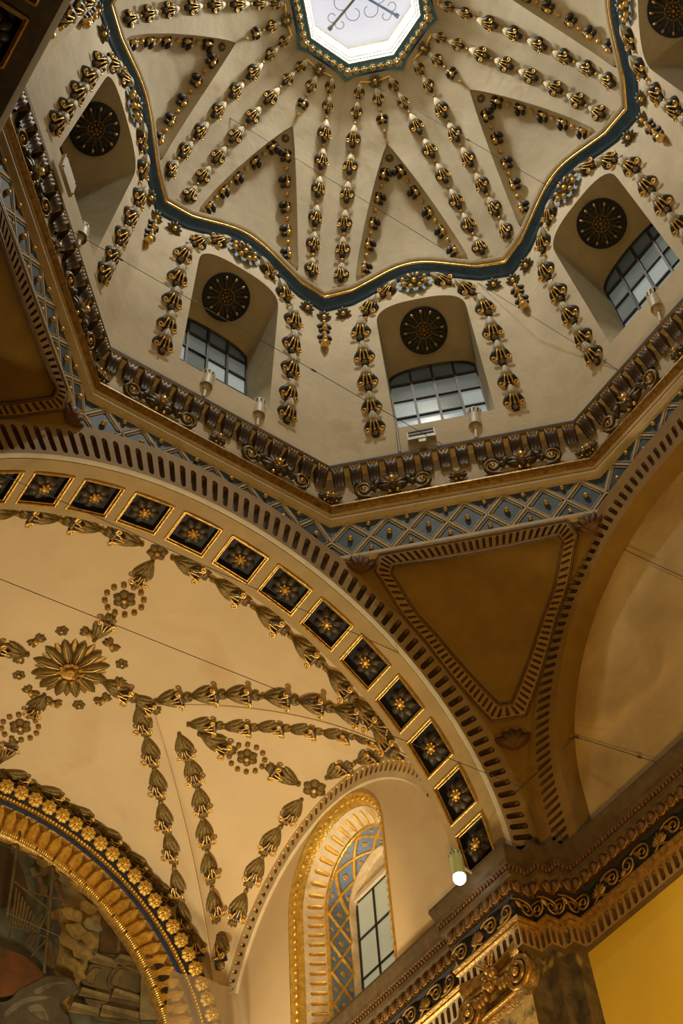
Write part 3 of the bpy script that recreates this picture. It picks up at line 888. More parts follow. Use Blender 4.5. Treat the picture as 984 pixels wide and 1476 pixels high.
US = np.linspace(0, 1, 97)
for nm, mt, sec in (('dark_border', 'deep_blue', [(.900, -.03), (.894, .030), (.884, .034), (.850, .030), (.842, .018)]),
                    ('bead_rail', 'old_gold', [(.843, .018), (.834, .016), (.826, .010)]),
                    ('blue_fillet', 'inlay_blue', [(.827, .010), (.820, .014), (.812, .006)]),
                    ('lower_roll', 'old_gold', [(.716, .0), (.708, .014), (.698, .016), (.690, .006), (.690, -.016)])):
    b = MB(); b.grid([[gf(u, v, d) for v, d in sec] for u in US]); b.build(nm, mt, ge)
CV, CD = [.714, .720, .755, .800, .814], [0, -.012, -.018, -.012, .006]
b = MB(); b.grid([[gf(u, v, d) for v, d in zip(CV, CD)] for u in US]); b.build('cove', 'old_gold', ge)
nt_ = 58
for k in range(nt_):
    u0 = (k + .5) / nt_
    if not seen(gf(u0, .78, 0), 60): continue
    b = MB(); hw = .45 / nt_; rows = []
    for q in (0, .2, .4, .6, .76, .82, .88, .93, .97, 1.0):
        v = .718 + .088 * q; dd = np.interp(v, CV, CD) + .005
        wd = hw * (1 if q < .77 else math.sqrt(max(0, 1 - ((q - .76) / .24) ** 2)) + .05)
        rows.append([gf(u0 + wd * c_, v, dd + .010 * (1 - c_ ** 4)) for c_ in (-1, -.8, -.4, 0, .4, .8, 1)])
    b.grid(rows); b.build('tongue', 'bright_gold', ge)
    b = MB(); b.tube([gf(u0, v, np.interp(v, CV, CD) + .013) for v in (.724, .750, .775, .796)], [.003, .0035, .0045, .006], 5); b.build('tongue_bead', 'bright_gold', ge)
    b = MB(); b.tube([gf(u0 + .5 / nt_, v, np.interp(v, CV, CD) + .004) for v in (.72, .76, .80)], [.004, .003, .005], 5); b.build('dart', 'old_gold', ge)
b = MB()
for k in range(230):
    P = gf((k + .5) / 230, .8345, .018)
    if seen(P, 40): b.ball(P, .0055, 6, 4)
tag(b.build('bead_row', 'bright_gold', ge), kind='stuff')
b = MB()
for k in range(300):
    u0 = (k + .5) / 300; P = gf(u0, .702, .016)
    if k % 9 == 0 or not seen(P, 40): continue
    T = gf(u0 + .001, .702, .016) - P; b.tube([P - nrm(T) * .0030, P, P + nrm(T) * .0030], [.007, .0115, .007], 7)
tag(b.build('reel_row', 'bright_gold', ge), kind='stuff')
p, c = flower(8, .08, .5, .2, .25, .16, .2, 0, 6)
LIB['gilt_rosette'] = ('rosette', p.mesh('rosette', 'bright_gold', False), [('heart', c.mesh('heart', 'bright_gold', False))])
for k in range(52):
    u0 = (k + .25) / 52; P = gf(u0, .866, .032)
    if seen(P, 40): orn(LIB['gilt_rosette'], ge, P, gf(u0 + .001, .866, .032) - P, (0, -1, -.3), .055)
b = MB(); b.grid([[(x, 2.345, z) for z in (-2.4, -.45)] for x in (-1, 1)]); 
# end wall ring above arch
b = MB(); b.grid([[gf(u, .89, -.02) for u in US], [gf(u, 1.15, -.02) for u in US]]); struct('wall_choir_end', 'plaster end wall of the choir around the gilded arch', 'wall', b, 'vault_plaster')
mural = thing('mural', (GX, 2.36, -2.2), 'dark painted mural with scaffold, clouds and stone piers under the gilded arch', 'painting')
b = MB(); b.poly([(GX + .76 * math.sin(a), 2.341, GC + .76 * math.cos(a)) for a in np.linspace(-pi / 2, pi / 2, 40)] + [(GX + .76, 2.341, -2.2), (GX - .76, 2.341, -2.2)]); b.build('painted_sky', 'paint_sky', mural, False)
PAINT = [('painted_cloud', 'cloud_grey', [(0.206,-0.82),(0.26,-0.775),(0.312,-0.787),(0.384,-0.828),(0.323,-0.87),(0.264,-0.913),(0.239,-0.879)]),
('painted_cloud', 'cloud_gold', [(0.221,-0.956),(0.269,-0.911),(0.323,-0.867),(0.384,-0.826),(0.392,-0.851),(0.393,-0.948),(0.394,-1.042),(0.367,-1.062),(0.372,-1.101),(0.358,-1.146),(0.344,-1.185),(0.319,-1.274),(0.289,-1.256),(0.335,-1.188),(0.295,-1.168),(0.26,-1.151),(0.267,-1.074),(0.252,-1.002)]),
('painted_cloud', 'cloud_shade', [(0.29,-0.998),(0.316,-0.967),(0.362,-0.944),(0.392,-0.945),(0.39,-0.986),(0.358,-0.988),(0.322,-1.017)]),
('painted_cloud', 'cloud_light', [(0.256,-0.959),(0.279,-0.912),(0.314,-0.876),(0.343,-0.87),(0.327,-0.904),(0.3,-0.925),(0.282,-0.97)]),
('painted_cloud', 'cloud_grey', [(0.13,-0.82),(0.17,-0.79),(0.2,-0.79),(0.19,-0.82),(0.15,-0.85)]),
('painted_dome', 'brown', [(-.1,-.80),(0.033,-0.792),(0.064,-0.802),(0.093,-0.829),(0.117,-0.869),(0.129,-0.924),(0.069,-0.99),(-.1,-1.0)]),
('painted_tower', 'tower', [(0.394,-0.844),(0.445,-0.868),(0.466,-1.018),(0.399,-1.038),(0.395,-0.926)]), ('painted_tower', 'tower', [(0.464,-0.899),(0.497,-0.919),(0.538,-0.979),(0.54,-1.004),(0.466,-1.018)]),
('painted_tower', 'light', [(0.451,-0.894),(0.464,-0.902),(0.468,-1.015),(0.459,-1.019)]),
('painted_tower', 'stone_dark', [(0.445,-0.868),(0.51,-.90),(0.545,-1.0),(0.63,-1.22),(.66,-1.22),(.70,-1.2),(.70,-1.0),(.6,-.85)]),
('painted_wall', 'stone_dark', [(0.40,-1.04),(0.545,-1.0),(0.56,-1.24),(0.40,-1.27)]),
('painted_urn', 'stone_dark', [(0.38,-1.086),(0.457,-1.076),(0.443,-1.106),(0.441,-1.132),(0.451,-1.153),(0.365,-1.163),(0.356,-1.147),(0.369,-1.117)]),
('painted_urn', 'stone_dark', [(0.466,-1.062),(0.54,-1.046),(0.546,-1.13),(0.457,-1.147),(0.437,-1.128),(0.443,-1.101)]),
('painted_urn', 'light', [(0.385,-1.1),(0.41,-1.095),(0.395,-1.12),(0.39,-1.15),(0.37,-1.15),(.366,-1.135)]), ('painted_urn', 'light', [(0.47,-1.075),(0.495,-1.07),(0.475,-1.1),(0.47,-1.13),(0.448,-1.128)]),
('painted_block', 'stone', [(0.366,-1.071),(0.389,-1.044),(0.449,-1.043),(0.465,-1.057),(0.457,-1.073),(0.37,-1.082)]), ('painted_block', 'stone', [(0.447,-1.049),(0.471,-1.017),(0.543,-1.008),(0.542,-1.036),(0.46,-1.057)]),
('painted_block', 'stone', [(0.355,-1.177),(0.448,-1.171),(0.446,-1.195),(0.347,-1.208)]), ('painted_block', 'stone', [(0.462,-1.143),(0.547,-1.14),(0.549,-1.163),(0.453,-1.177)]),
('painted_block', 'stone_dark', [(0.367,-1.211),(0.441,-1.2),(0.43,-1.223),(0.388,-1.232)]),
('painted_block', 'stone', [(0.332,-1.237),(0.418,-1.227),(0.417,-1.256),(0.321,-1.274)]), ('painted_block', 'stone', [(0.428,-1.212),(0.549,-1.198),(0.55,-1.224),(0.422,-1.255)]),
('painted_pier', 'stone', [(0.542,-0.991),(0.58,-0.99),(0.631,-1.121),(0.637,-1.196),(0.553,-1.223)]), ('painted_pier', 'timber_dark', [(0.58,-0.99),(0.639,-1.016),(0.666,-1.186),(0.637,-1.196),(0.631,-1.121)]),
('painted_tunic', 'tunic', [(.0,-1.14),(0.096,-1.142),(0.133,-1.141),(0.171,-1.149),(0.223,-1.184),(0.192,-1.224),(0.123,-1.29),(.0,-1.32)]),
('painted_drape', 'drape', [(.0,-1.37),(0.126,-1.307),(0.158,-1.259),(0.193,-1.226),(0.224,-1.195),(0.254,-1.178),(0.304,-1.167),(0.329,-1.178),(0.336,-1.193),(0.325,-1.213),(0.289,-1.256),(0.301,-1.28),(0.323,-1.299),(.33,-1.4),(.0,-1.5)]),
('painted_fold', 'fold', [(0.131,-1.333),(0.175,-1.281),(0.225,-1.255),(0.264,-1.246),(0.227,-1.268),(0.182,-1.295),(0.134,-1.354)]), ('painted_fold', 'fold', [(0.204,-1.243),(0.257,-1.196),(0.302,-1.185),(0.263,-1.206),(0.219,-1.25)]),
('painted_fold', 'fold', [(0.193,-1.307),(0.229,-1.281),(0.262,-1.319),(0.24,-1.326)]),
('painted_worker', 'flesh', [(0.149,-0.855),(0.165,-0.843),(0.176,-0.872),(0.194,-0.875),(0.195,-0.913),(0.176,-0.915),(0.165,-0.925),(0.17,-0.891)]), ('painted_worker', 'flesh', [(0.212,-0.846),(0.227,-0.845),(0.244,-0.877),(0.247,-0.919),(0.235,-0.902),(0.216,-0.921),(0.231,-0.888)]),
('painted_worker', 'timber_dark', [(0.231,-0.99),(0.245,-0.987),(0.257,-1.016),(0.244,-1.047),(0.223,-1.065),(0.239,-1.028)]), ('painted_worker', 'flesh', [(0.219,-1.067),(0.235,-1.066),(0.241,-1.089),(0.255,-1.123),(0.255,-1.153),(0.226,-1.144),(0.23,-1.108)]),
('painted_worker', 'flesh', [(0.096,-0.985),(0.122,-0.969),(0.149,-1.001),(0.148,-1.042),(0.121,-1.047),(0.099,-1.025)])]
dy = 2.3405
for nm, mt, L_ in PAINT:
    L_ = np.array(L_); sm = []; n_ = len(L_)
    soft = nm not in ('painted_block', 'painted_pier', 'painted_wall', 'painted_tower')
    for k in range(n_):
        p0, p1, p2, p3 = L_[k - 1], L_[k], L_[(k + 1) % n_], L_[(k + 2) % n_]
        if soft:
            for q in (0, .2, .4, .6, .8): sm.append(.5 * (2 * p1 + (p2 - p0) * q + (2 * p0 - 5 * p1 + 4 * p2 - p3) * q * q + (3 * p1 - p0 - 3 * p2 + p3) * q ** 3))
        else: sm += [p1 * .96 + p0 * .04, p1 * .96 + p2 * .04]
    sm = np.array(sm); c_ = sm.mean(0)
    layers = [(sm, mt)]
    if nm not in ('painted_cloud', 'painted_fold'):      # brushed dark contour below the shape
        d = sm - c_; layers = [(c_ + d * (1 + .0035 / (np.linalg.norm(d, axis=1)[:, None] + 1e-6)), 'timber_dark')] + layers
    elif nm == 'painted_cloud':
        layers.append((c_ + (sm - c_) * .72 + np.array([.004, .010]), 'cloud_light' if mt == 'cloud_gold' else mt))
    for P_, m_ in layers:
        dy -= .00022; b = MB(); b.poly([(x, dy, z) for x, z in P_]); b.build(nm, 'paint_' + m_, mural, False)
    if nm == 'painted_block':      # shaded underside of the painted ledge
        dy -= .00022; lo = c_ + (sm - c_) * np.array([1, .45]) - np.array([0, .007]); b = MB(); b.poly([(x, dy, z) for x, z in lo]); b.build(nm, 'paint_light', mural, False)
PUFF = [(.29, -.945, .035, 'cloud_light'), (.335, -.90, .03, 'cloud_light'), (.36, -.955, .032, 'cloud_grey'), (.31, -1.0, .038, 'cloud_light'), (.352, -1.01, .03, 'cloud_gold'), (.29, -1.05, .03, 'cloud_gold'), (.335, -1.07, .035, 'cloud_light'), (.31, -1.12, .028, 'cloud_gold'), (.335, -1.15, .022, 'cloud_light'), (.28, -.81, .028, 'cloud_light'), (.335, -.84, .022, 'cloud_grey'), (.16, -.80, .02, 'cloud_light'), (.24, -.83, .02, 'cloud_grey')]
for x, z, r, m_ in PUFF:
    for sc_, mm, ox in ((1.0, 'cloud_gold' if m_ != 'cloud_grey' else m_, 0), (.6, m_, .007)):
        dy -= .00022; b = MB(); b.poly([(x + ox * .5 + r * sc_ * math.cos(q) * (1 + .13 * math.sin(3 * q + x * 60)), dy, z + ox + r * sc_ * .72 * math.sin(q) * (1 + .15 * math.cos(4 * q + z * 50))) for q in np.linspace(0, 2 * pi, 29)[:-1]]); b.build('painted_cloud', 'paint_' + mm, mural, False)
LINES = [((0.064,-0.709),(0.078,-1.039),0.0052),((0.195,-0.757),(0.222,-1.184),0.0056),((0.033,-0.79),(0.25,-0.776),0.0032),((0.122,-0.88),(0.197,-0.798),0.0032),((0.078,-0.907),(0.213,-0.965),0.0044),((0.083,-1.067),(0.218,-1.062),0.0036),((0.136,-0.926),(0.249,-0.911),0.0028),((0.173,-1.148),(0.212,-1.072),0.0028),((0.088,-0.993),(0.091,-1.114),0.0024)]
LAD = [((0.198,-0.989),(0.168,-1.116)),((0.187,-0.988),(0.15,-1.122))]
for k, (a, b_, wd) in enumerate(LINES + [(*l, .003) for l in LAD]):
    for mt, o_s, ww in (('timber_dark', .0035, wd * .8), ('timber', 0, wd)):
        a_, q_ = np.array([a[0] + o_s, dy, a[1]]), np.array([b_[0] + o_s, dy, b_[1]]); dy -= .0002; d = nrm(q_ - a_); sd = np.array([-d[2], 0, d[0]]) * ww * .75
        b = MB(); b.poly([a_ - sd, q_ - sd, q_ + sd, a_ + sd]); b.build('painted_scaffold', 'paint_' + mt, mural, False)
b = MB(); dy -= .0002
for k in range(12):
    q = k / 11; A = np.array(LAD[0][0]) * (1 - q) + np.array(LAD[0][1]) * q; B = np.array(LAD[1][0]) * (1 - q) + np.array(LAD[1][1]) * q
    b.poly([(A[0], dy, A[1]), (B[0], dy, B[1]), (B[0], dy, B[1] - .003), (A[0], dy, A[1] - .003)])
for k in range(9):      # beams of the painted stage
    b.poly([(.085 + .012 * k, dy, -.93 - .012 * k), (.092 + .012 * k, dy, -.93 - .012 * k), (.10 + .009 * k, dy, -1.06), (.094 + .009 * k, dy, -1.06)])
b.build('painted_rungs', 'paint_timber', mural, False)

# ================================================================== entablature, pier and lower walls
PATH = np.array([(.85, 2.33), (.85, 1.235), (.805, 1.235), (.805, .93), (.865, .93), (.865, .893), (.905, .893), (.905, .862), (.945, .862), (.945, -.95)])


def offs(d):
    n = len(PATH); out = []
    def nl(i): t = nrm(np.append(PATH[i + 1] - PATH[i], 0)); return np.array([-t[1], t[0]])
    for i in range(n):
        if i == 0: m_ = nl(0); k = 1
        elif i == n - 1: m_ = nl(n - 2); k = 1
        else:
            a, b_ = nl(i - 1), nl(i); m_ = a + b_; m_ = m_ / np.linalg.norm(m_); k = 1 / (m_ @ a)
        out.append(PATH[i] + m_ * k * d)
    return np.array(out)


ent = struct('trim_9', 'dark carved entablature running along the pier and walls above the capital', 'entablature')


def sweep(prof, nm, mt, parent=ent):
    b = MB(); O = [(offs(d), z) for d, z in prof]
    for i in range(len(PATH) - 1):
        b.grid([[(o[i][0], o[i][1], z) for o, z in O], [(o[i + 1][0], o[i + 1][1], z) for o, z in O]])
    return b.build(nm, mt, parent, smooth=False)


sweep([(.12, -1.452), (.0, -1.460), (-.002, -1.470), (.002, -1.482), (.008, -1.498), (.010, -1.510)], 'cyma', 'brown_stone')
sweep([(.010, -1.510), (.013, -1.514), (.013, -1.530), (.010, -1.533)], 'bead_course', 'carved_brown')
sweep([(.010, -1.533), (.012, -1.543), (.022, -1.545)], 'corona', 'brown_stone')
sweep([(.022, -1.545), (.034, -1.560), (.034, -1.580), (.028, -1.584)], 'egg_course', 'carved_brown')
sweep([(.028, -1.584), (.038, -1.588), (.038, -1.645)], 'frieze', 'deep_blue')
sweep([(.038, -1.643), (.028, -1.645), (.026, -1.652), (.031, -1.658), (.031, -1.664), (.036, -1.668)], 'gilt_moulding', 'old_gold')
sweep([(.036, -1.721), (.05, -1.724)], 'underside', 'brown_stone')
p = MB(); p.ball((0, 0, .1), (.34, .5, .3), 8, 5)
e_ = MB(); e_.tube([(.44 * math.cos(a), .05 + .52 * math.sin(a), .16) for a in np.linspace(pi * .0, -pi, 11)], .06, 5); e_.tube([(.5, .45, .1), (.5, -.45, .16)], [.05, .09], 5)
LIB['egg'] = ('egg', p.mesh('egg', 'carved_brown', False), [('dart', e_.mesh('dart', 'old_gold', False))])
for sg in (-1, 1):
    p = MB(); p.tube([(-.7, -sg * .34, .05), (-.35, -sg * .42, .09)] + [(q[0], sg * q[1], q[2]) for q in spiral(0, 0, .40, -1.7, 1.5, 1, .1, 18)], [.05] * 2 + list(np.linspace(.06, .04, 19)), 5)
    leaf(p, (-.5, -sg * .3), 2.2 if sg < 0 else .9, .45, .12, .14, .03, n=5, m=2)
    LIB['rinceau%d' % sg] = ('frieze_scroll', p.mesh('frieze_scroll', 'old_gold', False), [])
p = MB()
for k in range(7): leaf(p, (0, -.25), (k - 3) * .36, .62 - .05 * abs(k - 3), .085, .16, .03, n=4, m=2)
p.tube([(-.4, -.45, .05), (0, -.25, .1), (.4, -.45, .05)], .05, 5)
LIB['anthemion'] = ('anthemion', p.mesh('anthemion', 'old_gold', False), [])
beads = MB()
of_egg, of_fr, of_fl, of_bd = offs(.026), offs(.036), offs(.036), offs(.010)
for i in range(len(PATH) - 1):
    A, B = of_egg[i], of_egg[i + 1]; L_ = np.linalg.norm(B - A); d = np.append((B - A) / L_, 0); N = np.array([d[1], -d[0], 0])
    n = max(1, int(round(L_ / .034)))
    for k in range(n):
        P = np.append(A, 0) + d * L_ * (k + .5) / n + UP * -1.563
        if seen(P, 40): orn(LIB['egg'], ent, P, UP, N, .034)
    A, B = of_bd[i], of_bd[i + 1]; L_ = np.linalg.norm(B - A); n = max(1, int(round(L_ / .012)))
    for k in range(n):
        P = np.append(A, 0) + d * L_ * (k + .5) / n + UP * -1.522
        if seen(P, 20): beads.ball(P, (.005, .005, .007), 5, 3)
    A, B = of_fr[i], of_fr[i + 1]; L_ = np.linalg.norm(B - A); n = int(round(L_ / .053))
    for k in range(n):
        P = np.append(A, 0) + d * L_ * (k + .5) / n + UP * -1.616
        if not seen(P, 40): continue
        if k % 4 == 1: orn(LIB['anthemion'], ent, P, UP, N, .060)
        else: orn(LIB['rinceau%d' % (1 if k % 2 else -1)], ent, P, UP, N, .056)
    A, B = of_fl[i], of_fl[i + 1]; L_ = np.linalg.norm(B - A); n = max(1, int(round(L_ / .0235)))
    fluted(ent, lambda u, v, dd, A=A, B=B, N=N: np.append(A + (B - A) * u, -1.721 + .053 * v) + N * dd, n, 0, 1, .08, .92, .58, .010, 'ochre_frame' if i > 2 else 'cream', 'slot_brown', L_ / .053, 'fluted_fascia', 'flute', K=3)
tag(beads.build('bead_row', 'carved_brown', ent), kind='stuff')
# walls and pier below
ob = offs(.05)
def below(i0, i1, name, label, mt):
    b = MB()
    for i in range(i0, i1): b.grid([[(ob[i][0], ob[i][1], z) for z in (-1.72, -2.4, -3.884)], [(ob[i + 1][0], ob[i + 1][1], z) for z in (-1.72, -2.4, -3.884)]])
    return struct(name, label, 'wall', b, mt, False)
below(0, 2, 'wall_choir_side', 'lower side wall of the choir below its entablature', 'brown_stone')
below(2, 3, 'wall_pilaster', 'worn yellowish pilaster shaft under the scrolled capital', 'worn_pilaster')
below(3, 8, 'wall_pier', 'stepped dark weathered stone pier at the right of the capital', 'dark_marble')
below(8, 9, 'wall_east', 'yellow lit plaster wall in the bottom right corner', 'yellow_wall')
# dark strip edge
# ---- capital
cap_ = thing('capital', (.845, 1.05, -1.88), 'gilded composite capital with two spiral volutes on the pilaster', 'capital')
XC = .850
b = MB(); rows = []
for q in np.linspace(0, 1, 15):
    y = .952 + .208 * q; bow = .022 * math.sin(pi * q); zz = .010 * math.sin(pi * q)
    rows.append([(XC - .045 + bow, y, -1.724 + zz * 0), (XC - .052 + bow, y, -1.734 - .012 + zz), (XC - .040 + bow, y, -1.752 - .010 + zz), (XC - .020 + bow, y, -1.764 - .006 + zz), (XC + .01, y, -1.766)])
b.grid(rows); b.build('abacus', 'old_gold', cap_)
b = MB(); b.grid([[(XC - .012 - .012 * math.sin(a), y, -1.80 - .055 * a / pi) for y in np.linspace(.965, 1.148, 8)] for a in np.linspace(0, pi, 7)]); b.build('bell', 'old_gold', cap_)
for y0, sg in ((.968, -1), (1.143, 1)):
    b = MB(); r0 = .042
    b.tube([(XC - .035, 1.055 + sg * .02, -1.775), (XC - .036, y0 - sg * .015, -1.776)] + [(XC - .038 - .012 * k / 26, y0 + sg * r0 * (1 - .9 * k / 26) * math.sin(.2 + 2.4 * 2 * pi * k / 26 * 1.0), -1.812 + r0 * (1 - .9 * k / 26) * math.cos(.2 + 2.4 * 2 * pi * k / 26)) for k in range(27)], [.007] * 2 + list(np.linspace(.0085, .004, 27)), 6)
    v_o = b.build('volute', 'old_gold', cap_)
    b = MB(); b.lathe([(.041, .0), (.041, -.02), (.034, -.026), (0, -.026)], 18, (XC - .012, y0, -1.812), np.array([(0, 1, 0), (0, 0, 1), (1, 0, 0)])); b.build('volute_disc', 'olive_gold', v_o)
    b = MB(); b.ball((XC - .048, y0, -1.812), .008, 8, 5); b.build('volute_eye', 'gold', v_o)
b = MB()
for k in range(7): b.ball((XC - .048 + .004 * (k % 2), 1.055 + .017 * math.sin(k * 2.1), -1.752 - .012 * k * .6), .013, 7, 5)
for k in range(5): b.tube([(XC - .04, 1.055, -1.75), (XC - .055, 1.055 + .016 * (k - 2), -1.728 + .003 * abs(k - 2))], [.007, .004], 5)
b.build('fruit_cluster', 'old_gold', cap_)
for sg in (-1, 1):
    b = MB()
    for k in range(5): b.ball((XC - .040, 1.055 + sg * (.026 + .013 * k), -1.800 - .004 * math.sin(k)), (.012, .0065, .017), 6, 5)
    b.build('egg_row', 'old_gold', cap_)
b = MB(); b.tube([(XC - .03, y, -1.838) for y in np.linspace(.99, 1.12, 5)], .006, 6); b.build('astragal', 'gold', cap_)
# ================================================================== shell of the rest of the church (behind the viewer and out of frame)
b = MB(); b.grid([[(x, y, -3.884) for y in (-2.6, 2.6)] for x in (-2.6, 1.3)]); struct('floor', 'stone church floor far below', 'floor', b, 'floor_stone')
for nm, q in (('wall_west', [(-2.4, -2.5), (-2.4, 2.5)]), ('wall_south', [(-2.5, -2.4), (1.2, -2.4)]), ('wall_north', [(-2.5, 2.42), (1.2, 2.42)]), ('wall_east_outer', [(1.22, -2.5), (1.22, 2.5)])):
    b = MB(); b.grid([[(x, y, z) for z in (-3.884, -.2)] for x, y in q]); struct(nm, 'plain outer wall of the church, ' + nm[5:].replace('_', ' '), 'wall', b, 'east_plaster')
for nm, k in (('ceiling_west', 1), ('ceiling_south', 2)):
    R = rotm(k); b = MB(); b.grid([[R @ barP(x, y) for y in (1.187, 2.42)] for x in np.sin(np.linspace(-pi / 2, pi / 2, 41)) * RV]); struct(nm, 'plain barrel vault of the %s arm out of view' % nm[8:], 'vault', b, 'vault_plaster')
for sx, sy, nm in ((-1, 1, 'north_west'), (-1, -1, 'south_west'), (1, -1, 'south_east')):
    b = MB(); b.box((sx * 1.045, sy * 1.045, -2.67), np.array([.13, 0, 0]), np.array([0, .13, 0]), np.array([0, 0, 1.214])); struct('wall_pier_' + nm, 'plain crossing pier out of view, ' + nm.replace('_', ' '), 'pier', b, 'brown_stone', False)
for x in (-.93,):
    b = MB(); b.grid([[(x, y, z) for z in (-3.884, -1.3)] for y in (1.18, 2.42)]); struct('wall_choir_left', 'left wall of the choir out of view', 'wall', b, 'vault_plaster')

# ---- lantern
lan = struct('trim_10', 'blue octagonal lantern collar with flower garland around the white skylight', 'lantern')
b = MB(); rows = [[], [], []]
for ang in ALL:
    n_, e_ = fr(ang)
    for s in np.linspace(1, -1, 13)[:-1]:
        po = .292 - .020 * (1 - s * s); rows[0].append(n_ * po + e_ * s * t8 * po + UP * (1.797 + (.292 - po) * .4)); rows[1].append(n_ * .25 + e_ * s * t8 * .25 + UP * 1.808); rows[2].append(n_ * .228 + e_ * s * t8 * .228 + UP * 1.822)
b.grid(rows, cv=True); b.build('blue_collar', 'collar_blue', lan)
for nm, mt, prof in (('white_moulding', 'shade_white', [(.230, 1.818), (.224, 1.814), (.220, 1.826)]), ('blue_step', 'sky_blue', [(.220, 1.826), (.216, 1.828), (.214, 1.846)]), ('lantern_shaft', 'shade_white', [(.214, 1.846), (.207, 1.850), (.205, 1.93), (.206, 1.99)])):
    b = MB(); b.grid([[np.array([x * p, y * p, z]) for p, z in prof] for x, y in OCT], cu=True); b.build(nm, mt, lan, smooth=False)
b = MB(); b.poly([np.array([x * .206, y * .206, 1.985]) for x, y in OCT]); b.build('skylight_pane', 'lantern_glass', lan, smooth=False)
for ang in ALL:
    n_, e_ = fr(ang)
    for k in range(6):
        s = (k / 6 * 2 - 1) * t8 * .256; P = n_ * .256 + e_ * s + UP * 1.804
        if seen(P, 60): orn(LIB['ring_flower'], lan, P, e_, nrm(-n_ * .45 - UP), .044 if k == 0 else (.034, .028, .032, .028, .034)[k - 1])
    b = MB(); b.tube([n_ * .256 + e_ * s * t8 * .256 + UP * 1.805 for s in np.linspace(-1, 1, 7)], .003, 5)
    for s in np.linspace(-.92, .92, 12): b.ball(n_ * .256 + e_ * s * t8 * .256 + UP * 1.800, .005, 6, 4)
    b.build('garland_cord', 'gold', lan)
# iron cross with scrolls
iron = thing('iron_cross', (0, 0, 1.97), 'iron cross bars with thin wire scrolls against the white skylight', 'ironwork')
ZI = 1.9745
for a, mt in ((math.radians(97), 'iron'), (math.radians(-5), 'inlay_blue'), (math.radians(175), 'inlay_blue'), (math.radians(-84), 'iron')):
    d = np.array([math.cos(a), math.sin(a), 0]); e = np.array([-d[1], d[0], 0])
    d = d if True else d
    b = MB(); b.tube([d * .0 + UP * ZI, d * .185 + UP * ZI], .006, 6); b.tube([d * .175 + UP * ZI, d * .19 + UP * ZI], .010, 6); b.build('bar', mt, iron)
    for r0, rr in ((.06, .032), (.13, .020)):
        for sg in (-1, 1):
            b = MB(); b.tube([d * r0 + UP * ZI] + [d * (r0 + .012) + e * sg * rr * 1.1 + (d * math.cos(q) + e * sg * math.sin(q)) * rr * (1 - q / 9) + UP * ZI for q in np.linspace(-2.2, 3.6, 20)], .0014, 4); b.build('wire_scroll', 'iron', iron)

# ================================================================== ORNAMENT STRINGS
def string(name, label, cat, group, P, N, L, kind='husk', bead='bead', bsc=.13, rev=False, end_bead=True, T=None, Ls=None):
    idx = [i for i in range(len(P)) if seen(P[i])]
    if not idx or not any(seen(P[i], 12) for i in idx): return None
    r = thing(name, P[idx[0]], label, cat, group)
    for i in idx:
        t_ = T[i] if T is not None else (P[min(i + 1, len(P) - 1)] - P[max(i - 1, 0)])
        l_ = Ls[i] if Ls is not None else L
        orn(LIB[kind], r, P[i], -t_ if rev else t_, N[i], l_)
        if bead and i + 1 < len(P):
            q = (P[i] + P[i + 1]) / 2; orn(LIB[bead], r, q, t_, N[i], bsc * L)
        elif bead and end_bead: orn(LIB[bead], r, P[i] + nrm(t_) * l_ * .56, t_, N[i], bsc * L)
    return r


